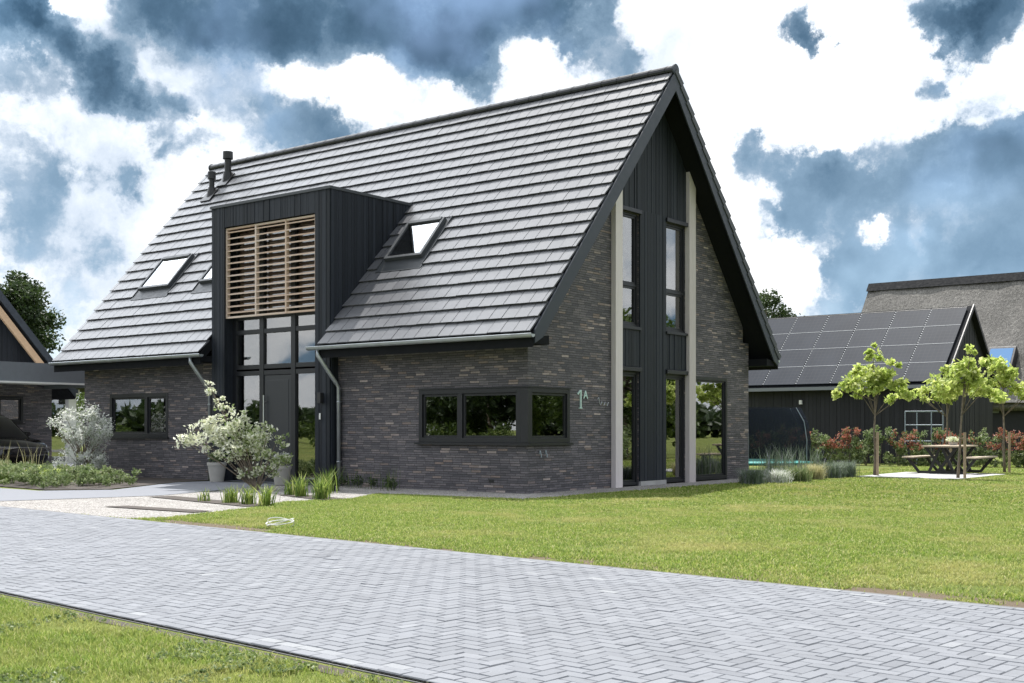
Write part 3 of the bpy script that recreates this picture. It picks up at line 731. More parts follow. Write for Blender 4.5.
# gutters
for xa, xb, f in ((XA - .02, -8.74, 1), (-5.24, XB + .07, 1), (XA, XB, -1)):
    mb = MB(); yc = -a0 - .055 if f == 1 else Wd + a0 + .055
    prof = [(yc + math.cos(t) * .062, 2.885 + math.sin(t) * .062) for t in [math.pi + math.pi * i / 8 for i in range(9)]]
    inner = [(yc + (p - yc) * .93, 2.885 + (q - 2.885) * .93) for p, q in prof[::-1]]
    mb.prism(prof + inner, 'x', xa, xb); mb.prism(prof, 'x', xa, xa + .004); mb.prism(prof, 'x', xb - .004, xb)
    mb.tube([(xa, yc - .062, 2.89), (xb, yc - .062, 2.89)], .011, 8); x = xa + .3
    while x < xb: mb.box(x, x + .02, yc - .06, yc + .07, 2.878, 2.884); x += .6
    mb.build('gutter', M['zinc'], house)
for x0, xw in ((-4.93, -4.89), (-9.13, -9.14)):
    mb = MB(); xs = x0 - .02
    mb.tube([(xs, -.62, 2.84), (xs, -.62, 2.72), (xw, -.16, 2.16), (xw, -.08, 2.06), (xw, -.08, .02)], .042, 12)
    for z in (.5, 1.75): mb.tube([(xw, -.08, z), (xw, -.08, z + .03)], .050, 12); mb.box(xw - .012, xw + .012, -.06, 0, z, z + .03)
    mb.build('downpipe', M['zinc'], house, smooth=True)

# ---- boards helper
def boards(mb, axis, fixed, u0, u1, z0f, z1f, th=.028, wid=(.05, .085, .12), outward=-1):
    """vertical boards; axis 'x' boards run along x at y=fixed, axis 'y' along y at x=fixed"""
    u = u0
    while u < u1 - .005:
        wdt = random.choice(wid); v = min(u + wdt, u1); g = .006
        if u1 - v < .03: v = u1
        t = th + random.choice((0, .006, .012)); a, b = u + g / 2, v - g / 2
        lo0, lo1 = z0f(a), z0f(b); hi0, hi1 = z1f(a), z1f(b)
        if hi0 > lo0 + .01 or hi1 > lo1 + .01:
            if axis == 'x': mb.prism([(a, lo0), (b, lo1), (b, hi1), (a, hi0)], 'y', fixed + outward * t, fixed, random.random())
            else: mb.prism([(a, lo0), (b, lo1), (b, hi1), (a, hi0)], 'x', fixed, fixed + (-outward) * t, random.random())
        u = v
K = lambda z: (lambda u: z)
# ---- dormer porch
core = MB()
core.box(DX0 + .02, DX1 - .02, DY + .02, .02, 5.78, DZ - .03)           # header
core.box(DX0 + .02, -8.46, DY + .02, .02, 0, 5.78); core.box(-5.42, DX1 - .02, DY + .02, .02, 0, 5.78)
for X0, X1 in ((DX0 + .02, DX0 + .1), (DX1 - .1, DX1 - .02)):
    core.prism([(.02, 2.6), (.02, DZ - .03), (DYB + .05, DZ - .03), (DYB + .05, DZ - .1)], 'x', X0, X1)
    core.box(X0, X1, .02, T, 0, 3.0)
core.prism([(DY + .02, DZ - .07), (DYB + .1, DZ - .07), (DYB + .1, DZ - .03), (DY + .02, DZ - .03)], 'x', DX0 + .02, DX1 - .02)
core.build('porch_core', M['soffit'], house)
cl = MB()
boards(cl, 'x', DY + .02, DX0 + .0, -8.42, K(.02), K(DZ - .03), wid=(.09, .12))
boards(cl, 'x', DY + .02, -5.44, DX1, K(.02), K(DZ - .03), wid=(.09, .12))
boards(cl, 'x', DY + .02, -8.42, -5.44, K(5.76), K(DZ - .03))
ds = lambda y: (zr(y) - .06) if y > -.02 else .02
boards(cl, 'y', DX1 - .02, DY + .02, 0, K(.02), K(DZ - .03), wid=(.07,))
boards(cl, 'y', DX1 - .02, 0, DYB + .02, lambda y: zr(y) - .06, K(DZ - .03))
boards(cl, 'y', DX0 + .02, 0, DYB + .02, lambda y: zr(y) - .06, K(DZ - .03), outward=1)
boards(cl, 'y', -8.46, DY + .02, .06, K(.02), K(5.78), th=.02)          # reveals
cl.build('porch_cladding', M['clad'], house)
cp = MB(); cp.prism([(DY - .04, DZ - .03), (DYB + .12, DZ - .03), (DYB + .12, DZ + .03), (DY - .04, DZ + .03)], 'x', DX0 - .03, DX1 + .035); cp.build('porch_roof', M['lead'], house)
# louvre screen
lv = MB(); LX0, LX1, LZ0, LZ1 = -8.43, -5.46, 3.70, 5.74
for xa, xb in ((LX0, LX0 + .045), (-7.43, -7.385), (-6.44, -6.395), (LX1 - .045, LX1)): lv.box(xa, xb, -.185, -.10, LZ0, LZ1, random.random())
for za, zb in ((LZ0, LZ0 + .04), (LZ1 - .04, LZ1)):
    for xa, xb in ((LX0 + .046, -7.431), (-7.384, -6.441), (-6.394, LX1 - .046)): lv.box(xa, xb, -.18, -.11, za, zb, random.random())
scr = lv.build('louvre_screen', M['louvre'], house)
for xa, xb in ((LX0 + .046, -7.431), (-7.384, -6.441), (-6.394, LX1 - .046)):
    sm = MB(); ns = 14
    for i in range(ns):
        zc_ = LZ0 + .04 + (LZ1 - LZ0 - .08) * (i + .6) / ns
        sm.hexa([(xa, -.183, zc_ - .020), (xb, -.183, zc_ - .020), (xb, -.075, zc_ + .020), (xa, -.075, zc_ + .020),
                 (xa, -.183, zc_ + .006), (xb, -.183, zc_ + .006), (xb, -.075, zc_ + .040), (xa, -.075, zc_ + .040)], random.random())
    sm.build('louvre_slats', M['louvre'], scr)
# ---- windows
def window(parent, axis, fixed, u0, u1, z0, z1, bars=(), hbars=(), fw=.075, d=.07, out=.012, name='window', sill=True, glass='glass', sash=True):
    """frame with panes. axis 'x': front wall (outward -y), axis 'y': gable (outward +x)"""
    def bx(mb, ua, ub, za, zb, o0, o1, v=.5):
        if axis == 'x': mb.box(ua, ub, fixed - o1, fixed - o0, za, zb, v)
        else: mb.box(fixed + o0, fixed + o1, ua, ub, za, zb, v)
    fr = MB()
    bx(fr, u0, u0 + fw, z0, z1, -d, out); bx(fr, u1 - fw, u1, z0, z1, -d, out)
    us = [u0 + fw] + [v for b in bars for v in (b - fw * .6, b + fw * .6)] + [u1 - fw]
    for b in bars: bx(fr, b - fw * .6, b + fw * .6, z0 + fw, z1 - fw, -d, out - .002)
    bx(fr, u0 + fw, u1 - fw, z0, z0 + fw, -d, out); bx(fr, u0 + fw, u1 - fw, z1 - fw, z1, -d, out)
    zs = [z0 + fw] + [v for b in hbars for v in (b - fw * .5, b + fw * .5)] + [z1 - fw]
    for i in range(0, len(us), 2):
        for b in hbars: bx(fr, us[i], us[i + 1], b - fw * .5, b + fw * .5, -d, out - .004)
    fo = fr.build(name, M['frame'], parent, bevel=.004)
    for i in range(0, len(us), 2):
        for j in range(0, len(zs), 2):
            ua, ub, za, zb = us[i], us[i + 1], zs[j], zs[j + 1]
            if sash:
                s = .045; sm = MB()
                bx(sm, ua + .004, ua + s, za + .004, zb - .004, -d + .01, -.022); bx(sm, ub - s, ub - .004, za + .004, zb - .004, -d + .01, -.022)
                bx(sm, ua + s, ub - s, za + .004, za + s, -d + .01, -.022); bx(sm, ua + s, ub - s, zb - s, zb - .004, -d + .01, -.022)
                sm.build('sash', M['frame'], fo)
                ua += s; ub -= s; za += s; zb -= s
            pm = MB(); bx(pm, ua, ub, za, zb, -.052, -.046); pm.build('pane', M[glass], fo)
    if sill:
        sm = MB(); bx(sm, u0 - .04, u1 + .04, z0 - .035, z0 - .002, -d, .06); sm.build('sill', M['frame'], fo)
    return fo
window(house, 'x', 0, -13.22, -10.82, 1.0, 2.07, bars=(-11.70,), fw=.09)
window(house, 'x', 0, -2.70, -.16, .94, 1.97, bars=(-1.63,), fw=.09, sill=False)
window(house, 'y', 0, .03, 1.34, .94, 1.97, fw=.09, sill=False)
mb = MB(); mb.box(-.16, .014, -.014, .029, .94, 1.97); mb.build('corner_post', M['frame'], house, bevel=.004)
mb = MB(); mb.box(-2.76, .07, -.07, -.014, .895, .938); mb.box(.014, .07, -.0135, 1.38, .895, .938); mb.box(-2.72, .03, -.03, -.013, 1.972, 2.0); mb.box(.013, .03, -.012, 1.36, 1.972, 2.0); mb.build('corner_sill', M['frame'], house)
cu = MB()                                             # things seen through the corner window
for i in range(7): cu.prism([(.22, -.30 + .0), (.22, -.30)], 'z', 0, 0) if False else None
def curtain(axis, fixed, u0, u1, z0, z1, mat='curtain', amp=.02):
    mb = MB(); n = max(6, int((u1 - u0) / .03)); vs = []
    for i in range(n + 1):
        u = u0 + (u1 - u0) * i / n; o = amp * math.sin(i * 1.7) + random.uniform(-.004, .004)
        for z in (z0, z1):
            p = (u, fixed + o, z) if axis == 'x' else (fixed + o, u, z); vs.append(p)
    mb.add(vs, [(2 * i, 2 * i + 2, 2 * i + 3, 2 * i + 1) for i in range(n)])
    mb.build('curtain', M[mat], house, smooth=True)
curtain('x', .30, -2.62, -2.46, 1.0, 1.9); curtain('y', -.28, .80, 1.22, .98, 1.9)
mb = MB(); mb.box(-2.45, -1.95, .5, .55, .98, 1.42); mb.build('indoor_picture', simple('grey_green_board', (.20, .24, .22), .6), house)
mb = MB(); mb.box(-2.62, -.35, .32, .60, .80, .90); mb.box(-.6, -.32, .6, 1.3, .80, .9); mb.build('window_ledge', M['white'], house)
# gable columns
for ya, yb in ((3.08, 3.86), (4.95, 5.83)):
    window(house, 'y', -.02, ya, yb, 3.34, 5.70, hbars=(4.20,), fw=.05, out=.0)
    window(house, 'y', -.02, ya, yb, .03, 2.40, fw=.06, out=.0, sill=False)
    for z in (5.70, 2.40):
        mb = MB()
        mb.prism([(-.0, z), (.085, z), (.085, z + .085), (-.0, z + .10)], 'y', ya - .03, yb + .02); mb.build('blind_box', M['frame'], house, bevel=.006)
    mb = MB(); mb.box(.0, .075, ya - .02, yb + .02, 3.27, 3.325); mb.build('window_sill', M['frame'], house)
for ya, yb in ((3.12, 3.45), (5.25, 5.78)):
    curtain('y', -.22, ya, yb, 3.4, 5.66)
window(house, 'y', 0, 6.20, 7.83, .03, 2.40, fw=.08, out=.01, sill=False)
curtain('y', -.26, 7.35, 7.62, .1, 2.3)
gc = MB()
def und(y): return zr(y) - .27
boards(gc, 'y', .002, 3.07, 5.83, K(5.80), und); boards(gc, 'y', .002, 3.07, 3.86, K(2.50), K(3.27)); boards(gc, 'y', .002, 3.86, 4.95, K(.10), K(5.80)); boards(gc, 'y', .002, 4.95, 5.83, K(2.50), K(3.27))
boards(gc, 'y', .002, 2.66, 2.81, K(6.3), und) if False else None
gc.build('gable_cladding', M['clad'], house)
for ya, yb in ((2.81, 3.07), (5.83, 6.12)):
    mb = MB(); mb.prism([(ya, .0), (yb, .0), (yb, zr(yb) - .26), (ya, zr(ya) - .26)], 'x', .001, .115, random.random()); mb.build('oak_post', M['post'], house, bevel=.004)
mb = MB(); mb.box(.001, .05, 3.88, 4.93, .0, .10); mb.build('plinth', M['concrete'], house)
# ---- porch glazing (y = .05)
GY = .05
pg = MB()
def gb(x0, x1, z0, z1, o=0): pg.box(x0, x1, GY - .04 - o, GY + .06, z0, z1)
gb(-8.44, -8.30, .03, 5.76); gb(-5.58, -5.44, .03, 5.76)
for xa, xb in ((-7.50, -7.36), (-6.46, -6.32)): gb(xa, xb, .03, 5.76, .01)
for za, zb in ((2.40, 2.50), (2.54, 2.64), (3.33, 3.43), (3.66, 3.74), (.03, .12)):
    for xa, xb in ((-8.30, -7.50), (-7.36, -6.46), (-6.32, -5.58)): gb(xa, xb, za, zb)
po = pg.build('porch_glazing', M['frame'], house, bevel=.004)
for xa, xb in ((-8.30, -7.50), (-7.36, -6.46), (-6.32, -5.58)):
    for za, zb in ((.12, 2.40), (2.64, 3.33), (3.43, 3.66), (3.74, 5.76)):
        if xa == -7.36 and za == .12: continue
        mb = MB(); mb.box(xa, xb, GY + .0, GY + .006, za, zb); mb.build('pane', M['glass'], po)
mb = MB(); mb.box(-7.35, -6.47, GY - .03, GY + .03, .05, 2.39); mb.box(-7.27, -6.55, GY - .036, GY - .029, .14, 2.28)
door = mb.build('entrance_door', simple('door_paint', (.026, .028, .033), .4, noise=.06), house, bevel=.004)
mb = MB(); mb.tube([(-7.30, GY - .10, .55), (-7.30, GY - .10, 1.95)], .017, 10); mb.tube([(-7.30, GY - .03, .7), (-7.30, GY - .1, .7)], .01, 8); mb.tube([(-7.30, GY - .03, 1.8), (-7.30, GY - .1, 1.8)], .01, 8)
mb.build('door_handle', M['steel'], door)
for x in (-5.22, -8.66):
    mb = MB(); mb.box(x - .05, x + .05, DY - .12, DY - .025, 1.74, 1.96); mb.build('wall_lamp', M['lamp'], house, bevel=.006)
mb = MB(); mb.box(-5.29, -5.25, DY - .045, DY - .025, 1.40, 1.53); mb.build('doorbell', M['white'], house, bevel=.003)
# ---- skylights
O = (0, -a0, e0); U = (1, 0, 0); V = (0, cs, sn); N = (0, -sn, cs)
for xa, xb, nm in ((-4.56, -3.48, 0), (-13.38, -12.1, 1), (-10.88, -9.6, 1)):
    v0, v1 = 2.42, 3.60
    fl = MB(); fl.slope(O, U, V, N, xa - .11, xb + .11, 2.10, 3.71, -.03, .035)
    for uu in (xa - .11, xb + .10): fl.slope(O, U, V, N, uu, uu + .012, 2.2, 3.7, .036, .06)
    mb = MB(); th = .13
    mb.slope(O, U, V, N, xa, xa + .07, v0, v1, 0.036, th); mb.slope(O, U, V, N, xb - .07, xb, v0, v1, 0.036, th)
    mb.slope(O, U, V, N, xa + .07, xb - .07, v0, v0 + .07, 0.036, th); mb.slope(O, U, V, N, xa + .07, xb - .07, v1 - .09, v1, 0.036, th + .02)
    sk = mb.build('skylight', M['lead'], house, bevel=.005)
    fl.build('flashing', M['lead'], sk)
    mb = MB(); mb.slope(O, U, V, N, xa + .07, xb - .07, v0 + .07, v1 - .09, .10, .106)
    mb.build('pane', M['glass'], sk)
    mb = MB(); mb.slope(O, U, V, N, xa + .07, xb - .07, v0 + .07, v1 - .09, .042, .05); mb.build('blind', M['white'], sk)
# ---- roof vents
for x, y, h, r in ((-13.52, 3.95, .80, .095), (-13.72, 3.55, .66, .075)):
    z = zr(y); mb = MB()
    mb.tube([(x, y, z - .1), (x, y, z + .22)], [.17, r * 1.35], 14); mb.tube([(x, y, z + .2), (x, y, z + h - .2)], r, 14)
    mb.tube([(x, y, z + h - .22), (x, y, z + h - .2), (x, y, z + h)], [r, r * 1.55, r * 1.5], 14)
    mb.slope(O, U, V, N, x - .2, x + .2, (y + a0) / cs - .3, (y + a0) / cs + .2, .04, .075)
    mb.build('vent_pipe', M['black'], house, smooth=False)
# ---- number, wire text, wall taps, vent grille on the walls
def text(s, size, loc, rot, mat, parent, name, ext=.006, bold=0.0):
    cu_ = bpy.data.curves.new(name, 'FONT'); cu_.body = s; cu_.size = size; cu_.extrude = ext; cu_.offset = bold
    o = link(bpy.data.objects.new(name, cu_)); o.location = loc; o.rotation_euler = rot
    dg = bpy.context.evaluated_depsgraph_get(); dg.update()
    me = bpy.data.meshes.new_from_object(o.evaluated_get(dg)); bpy.data.objects.remove(o)
    Mx = Matrix.Translation(loc) @ __import__('mathutils').Euler(rot).to_matrix().to_4x4()
    me.transform(Mx); me.transform(Matrix.Translation(-parent.location)); me.materials.clear(); me.materials.append(mat)
    q = link(bpy.data.objects.new(name, me)); q.parent = parent; return q
gr = (R(90), 0, R(90))
mb = MB(); mb.box(.004, .026, 1.68, 1.715, 1.60, 1.965); mb.prism([(1.68, 1.965), (1.715, 1.965), (1.605, 1.865), (1.585, 1.89)][::1], 'x', .003, .024); mb.box(.004, .025, 1.645, 1.679, 1.60, 1.62); mb.box(.004, .025, 1.716, 1.745, 1.60, 1.62)
mb.build('house_number', M['sign'], house)
text('A', .22, (.018, 1.79, 1.80), gr, M['sign'], house, 'house_number_letter', bold=.004)
mb = MB(); pts = [(.03, 2.28 + .40 * t, 1.72 + .035 * math.sin(t * 21) + (.07 if t < .15 else 0) - .02 * t) for t in [i / 40 for i in range(41)]]
mb.tube(pts, .006, 5); mb.build('wire_lettering', M['zinc'], house)
for y in (.34, .52):
    mb = MB(); mb.tube([(.0, y, .74), (.05, y, .74), (.06, y, .71), (.06, y, .67)], .010, 8); mb.tube([(.03, y, .76), (.03, y, .80)], [.02, .012], 8); mb.build('wall_tap', M['galv'], house)
mb = MB(); mb.box(-.92, -.80, -.012, .0, .19, .25); mb.build('air_brick', M['black'], house)

# ================================================================ GARAGE + CARPORT (left)
ga = thing('garage', 'dark brick outbuilding with black timber gable and pale wood eaves strip, left of the house', 'building', (-25, 0, 0))
GX = -21.9; gy0, gy1, gz0 = -3.4, 3.6, 2.35; gr_y = (gy0 + gy1) / 2 + .15; GSL = 1.16
def gz(y): return 2.46 + GSL * (4.1 - gr_y - abs(y - gr_y))     # outer roof surface
wb = MB()
mb = MB()
wY0, wY1, wZ0, wZ1 = 1.0, 2.62, 1.38, 2.23
for ya, yb, za, zb in ((gy0, wY0, 0, 2.9), (wY1, gy1, 0, 2.9), (wY0, wY1, 0, wZ0), (wY0, wY1, wZ1, 2.9)):
    mb.box(GX - .3, GX, ya, yb, za, min(zb, 2.6))
mb.box(GX - 7, GX - .3, gy1 - .3, gy1, 0, 2.6); mb.box(GX - 7, GX - .3, gy0, gy0 + .3, 0, 2.6); mb.box(GX - 7, GX - 6.7, gy0 + .3, gy1 - .3, 0, 2.6)
mb.build('brick_wall', brick_mat('garage_brick', 1.1), ga)
window(ga, 'y', GX, wY0, wY1, wZ0, wZ1, bars=(1.8,), fw=.08)
mb = MB(); boards(mb, 'y', GX, gy0, gy1, K(2.6), lambda y: gz(y) - .3, th=.03); mb.prism([(gy0, 2.6), (gy1, 2.6), (gr_y, gz(gr_y) - .35)], 'x', GX - .3, GX); mb.build('gable_cladding', M['clad'], ga)
mb = MB(); GE = GX + .55
for sgn in (-1, 1):
    ye = gr_y + sgn * (4.1 - gr_y)
    mb.prism([(ye, gz(ye)), (gr_y, gz(gr_y)), (gr_y, gz(gr_y) - .3), (ye, gz(ye) - .3)], 'x', GX - 7.5, GE)
mb.build('roof', M['soffit'], ga)
for sgn in (-1, 1):
    ye = gr_y + sgn * (4.1 - gr_y)
    mb = MB(); mb.prism([(ye, gz(ye) + .03), (gr_y, gz(gr_y) + .03), (gr_y, gz(gr_y) - .30), (ye, gz(ye) - .26)], 'x', GE, GE + .035); mb.build('rake_board', M['trim'], ga)
    mb = MB(); yi = gr_y + sgn * (3.35 - gr_y)
    mb.prism([(yi, gz(yi) - .42), (gr_y, gz(gr_y) - .42), (gr_y, gz(gr_y) - .74), (yi, gz(yi) - .72)], 'x', GE - .12, GE - .03); mb.build('barge_strip', M['soffwood'], ga)
mb = MB(); mb.box(GX - 7, GE, 4.05, 4.2, 2.36, 2.48); mb.build('gutter', M['trim'], ga)
cpz = thing('carport', 'flat carport canopy with deep grey edge between outbuilding and house', 'carport', (-19, -1, 0))
mb = MB(); mb.box(-21.85, -16.55, -4.5, 3.3, 2.60, 2.9); mb.build('canopy_roof', M['white'], cpz)
mb = MB(); mb.box(-16.549, -16.50, -4.55, 3.35, 2.47, 2.98); mb.box(-21.85, -16.551, -4.55, -4.501, 2.47, 2.98); mb.box(-21.85, -16.551, 3.301, 3.35, 2.47, 2.98)
mb.build('fascia', simple('grey_fascia', (.16, .175, .195), .5, noise=.06), cpz)
mb = MB(); mb.box(-16.52, -16.44, -4.57, 3.37, 2.42, 2.468); mb.build('drip_edge', M['white'], cpz)
for y in (-4.2, 3.0):
    mb = MB(); mb.box(-16.8, -16.68, y, y + .12, 0, 2.60); mb.build('post', M['trim'], cpz)
gr2 = thing('garden_room', 'white framed garden room with glazed side behind the outbuilding', 'garden room', (-26, 6.3, 0))
mb = MB(); mb.box(-25.2, -24.98, 6.1, 6.4, 0, 2.42); mb.build('column', M['white'], gr2); mb = MB(); mb.box(-29, -24.85, 6.05, 6.45, 2.42, 2.6); mb.build('beam', M['white'], gr2)
mb = MB(); mb.box(-29, -24.4, 5.6, 10.2, 2.66, 2.95); mb.build('roof', M['soffit'], gr2)
window(gr2, 'x', 6.2, -28.6, -25.27, .05, 2.40, bars=(-27,), fw=.09, sill=False)

# ================================================================ CAR
car = thing('car', 'black hatchback parked under the carport, nose to the right', 'car', (-18.5, -.5, 0), 0)
def loft(st, name, mat, parent, sm=True):
    """stations: (x, [(y,z) half profile from bottom centre to top centre])"""
    mb = MB(); n = len(st[0][1]); vs = []
    for x, pr_ in st:
        full = [(y, z) for y, z in pr_] + [(-y, z) for y, z in pr_[::-1]]
        vs += [(x + car.location.x, y + car.location.y, z) for y, z in full]
    m = 2 * n; fs = []
    for i in range(len(st) - 1):
        for k in range(m):
            a = i * m + k; b = i * m + (k + 1) % m; fs.append((a, b, b + m, a + m))
    fs.append(tuple(range(m))[::-1]); fs.append(tuple((len(st) - 1) * m + k for k in range(m)))
    mb.add(vs, fs); return mb.build(name, mat, parent, smooth=sm)
def sec(w, zb, zs, zt): return [(w * .8, zb), (w * .97, zb + .1), (w, (zb + zs) * .5), (w * .985, zs), (w * .88, zt)]
body = loft([(-2.15, sec(.70, .42, .70, .80)), (-2.08, sec(.82, .30, .80, .95)), (-1.4, sec(.90, .22, .90, 1.0)), (0, sec(.91, .20, .90, .98)), (.9, sec(.90, .20, .88, .98)), (1.5, sec(.88, .22, .80, .90)), (1.95, sec(.82, .28, .68, .78)), (2.13, sec(.68, .36, .58, .66))], 'body', M['carpaint'], car)
def sec2(wb_, z0, z1, wt): return [(wb_, z0), (wb_ * .97, z0 + .02), ((wb_ + wt) / 2, (z0 + z1) / 2), (wt * 1.01, z1 - .05), (wt * .85, z1)]
loft([(-2.0, sec2(.76, .92, .98, .70)), (-1.5, sec2(.80, .93, 1.46, .62)), (-.9, sec2(.82, .93, 1.60, .64)), (-.1, sec2(.82, .93, 1.62, .64)), (.35, sec2(.82, .93, 1.50, .63)), (1.15, sec2(.76, .90, .96, .72))], 'cabin', M['carpaint'], car)
for sgn in (-1, 1):
    mb = MB(); cx_, cy_ = car.location.x, car.location.y
    for pts in ([(-1.35, 1.0), (-.28, 1.0), (-.28, 1.48), (-1.15, 1.44)], [(-.20, 1.0), (.75, .99), (.32, 1.38), (-.20, 1.48)]):
        v = [(cx_ + a, cy_ + sgn * (.862 - (z - .93) * .36), z) for a, z in pts]; v2 = [(p[0], p[1] + sgn * .012, p[2]) for p in v]
        mb.hexa(v + v2) if sgn < 0 else mb.hexa(v2 + v)
    mb.build('side_window', M['glass'], car)
    for xw in (-1.35, 1.32):
        mb = MB(); mb.tube([(cx_ + xw, cy_ + sgn * .68, .33), (cx_ + xw, cy_ + sgn * .915, .33)], .33, 28); wh = mb.build('wheel', M['rubber'], car, bevel=.02)
        mb = MB(); mb.tube([(cx_ + xw, cy_ + sgn * .90, .33), (cx_ + xw, cy_ + sgn * .925, .33)], .21, 20); mb.build('rim', M['steel'], wh)
    mb = MB(); mb.box(cx_ + .50, cx_ + .62, cy_ + sgn * .98 - .08, cy_ + sgn * .98 + .08, 1.0, 1.13); mb.build('wing_mirror', M['carpaint'], car, bevel=.03)
    mb = MB(); mb.box(cx_ + 1.90, cx_ + 2.10, cy_ + sgn * .62 - .14, cy_ + sgn * .62 + .14, .60, .71); mb.build('headlight', M['glass'], car, bevel=.02)

# ================================================================ BARN with solar panels
ba = thing('barn', 'long black timber barn with solar panels covering its roof', 'barn', (-6, 26, 0))
BY, BX1, BX0, BE, BW = 23.17, .15, -15.0, 2.95, 3.0
BR = 5.62; BS = (BR - BE) / BW
mb = MB(); boards(mb, 'x', BY, BX0, BX1 - .1, K(0), K(BE - .08), th=.03, wid=(.14, .16)); mb.box(BX0, BX1 - .1, BY, BY + .1, 0, BE - .08, .3)
boards(mb, 'y', BX1 - .1, BY, BY + 2 * BW, K(0), lambda y: BE + BS * (BW - abs(y - BY - BW)) - .12, th=.03, wid=(.14, .16))
mb.prism([(BY + .1, 0), (BY + 2 * BW - .1, 0), (BY + 2 * BW - .1, BE - .1), (BY + BW, BR - .2), (BY + .1, BE - .1)], 'x', BX1 - .2, BX1 - .1); mb.build('timber_wall', M['clad_barn'], ba)
mb = MB()
for sg in (0, 1):
    f = (lambda y: y) if sg == 0 else (lambda y: 2 * (BY + BW) - y)
    mb.prism([(f(BY - .25), BE - BS * .25), (f(BY + BW), BR), (f(BY + BW), BR - .14), (f(BY - .25), BE - BS * .25 - .14)], 'x', BX0, BX1 + .1)
mb.build('roof', simple('barn_roof_sheet', (.016, .017, .020), .95, spec=.1, noise=.1), ba)
mb = MB(); mb.box(BX0, BX1 + .12, BY - .40, BY - .27, BE - .36, BE - .24); mb.build('gutter', M['alu'], ba)
for sg in (0, 1):
    f = (lambda y: y) if sg == 0 else (lambda y: 2 * (BY + BW) - y)
    mb = MB(); mb.prism([(f(BY - .3), BE - .22 - .05), (f(BY + BW), BR + .06), (f(BY + BW), BR - .12), (f(BY - .3), BE - .42)], 'x', BX1 + .1, BX1 + .14); mb.build('verge_board', M['frame'], ba)
bl = math.hypot(BW + .25, BS * (BW + .25)); bc, bs_ = (BW + .25) / bl, BS * (BW + .25) / bl
Ob = (0, BY - .25, BE - BS * .25); Vb = (0, bc, bs_); Nb = (0, -bs_, bc)
PWd, PH = 1.30, (bl - .22) / 4
npan = 0
for c in range(12):
    for r_ in range(4):
        x1 = BX1 - .05 - c * PWd; x0 = x1 - PWd + .045; v0 = .06 + r_ * PH
        mb = MB(); mb.slope(Ob, (1, 0, 0), Vb, Nb, x0, x1, v0, v0 + PH - .03, .05, .085); pn = mb.build('solar_panel', M['panel'], ba)
        mb = MB()
        mb.slope(Ob, (1, 0, 0), Vb, Nb, x0, x1, v0 + PH - .03, v0 + PH - .012, .05, .092)
        mb.build('panel_frame', M['alu'] if r_ < 3 else M['black'], pn)
    if c < 11:
        mb = MB(); v = .1
        while v < bl - .15: mb.slope(Ob, (1, 0, 0), Vb, Nb, x0 - .040, x0 - .006, v, v + .055, .05, .075); v += .125
        mb.build('panel_clips', M['alu'], ba)
# small outside lamp on the barn
mb = MB(); mb.box(-5.0, -4.9, BY - .12, BY - .03, 2.1, 2.25); mb.build('wall_lamp', M['white'], ba)

# ================================================================ THATCHED BUILDING
th = thing('thatched_house', 'tall thatched house with dark ridge capping behind the barn', 'house', (-1, 41, 0))
TY, TZ, TE, TZE = 41.2, 8.45, 35.9, 2.35; TX0, TX1 = -9.3, 7.0
nx, ny = 90, 34; mb = MB(); vs = []
def thf(x, v):
    y = TE + (TY - TE) * v; z = TZE + (TZ - TZE) * v + .35 * math.sin(math.pi * v) * -.35
    n = math.sin(x * 1.9 + v * 5) * .022 + math.sin(x * 4.1 - v * 9) * .012
    b = .12 * math.exp(-((x + .2) / .75) ** 2 - ((v - .62) / .09) ** 2) + .15 * math.exp(-((x + 1.83) / 1.0) ** 2 - ((v - .40) / .10) ** 2) 
    return (x, y - .65 * (b + n), z + .6 * (b + n))
for i in range(nx + 1):
    for j in range(ny + 1): vs.append(thf(TX0 + (TX1 - TX0) * i / nx, j / ny))
nb_ = len(vs)
fs = [(i * (ny + 1) + j, (i + 1) * (ny + 1) + j, (i + 1) * (ny + 1) + j + 1, i * (ny + 1) + j + 1) for i in range(nx) for j in range(ny)]
mb.add(vs, fs)
mb.prism([(TE + .12, TZE - .16), (TY, TZ - .55), (2 * TY - TE, TZE), (2 * TY - TE, TZE - .3), (TY, TZ - .95), (TE + .35, TZE - .36)], 'x', TX0 + .02, TX1 - .02)
mb.build('thatch_roof', M['thatch'], th, smooth=True)
mb = MB(); mb.prism([(TY - .35, TZ - .28), (TY, TZ + .14), (TY + .35, TZ - .28)], 'x', TX0 - .05, TX1 + .05); mb.build('ridge_cap', M['soffit'], th)
mb = MB(); mb.box(TX0 + .3, TX1 - .3, TE + .6, 2 * TY - TE - .6, 0, TZE + .1); mb.build('timber_wall', M['clad_barn'], th)
mb = MB(); mb.prism([(TE + .9, TZE), (2 * TY - TE - .9, TZE), (TY, TZ - .7)], 'x', TX0 + .3, TX1 - .3); mb.build('gable_wall', M['clad_barn'], th)
tl = math.hypot(TY - TE, TZ - TZE); tc_, ts_ = (TY - TE) / tl, (TZ - TZE) / tl
Ot = (0, TE, TZE); Vt = (0, tc_, ts_); Nt = (0, -ts_, tc_)
mb = MB(); mb.slope(Ot, (1, 0, 0), Vt, Nt, -2.42, -1.24, 1.55, 2.98, -.1, .42); rw = mb.build('roof_window', M['frame'], th, bevel=.02)
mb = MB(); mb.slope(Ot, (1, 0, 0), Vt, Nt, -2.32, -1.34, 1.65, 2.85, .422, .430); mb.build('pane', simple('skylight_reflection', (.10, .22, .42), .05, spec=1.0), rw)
mb = MB(); mb.box(-2.4, -1.7, TE + .55, TE + .6, 1.9, 2.25); mb.build('wall_window', M['alu'], th)

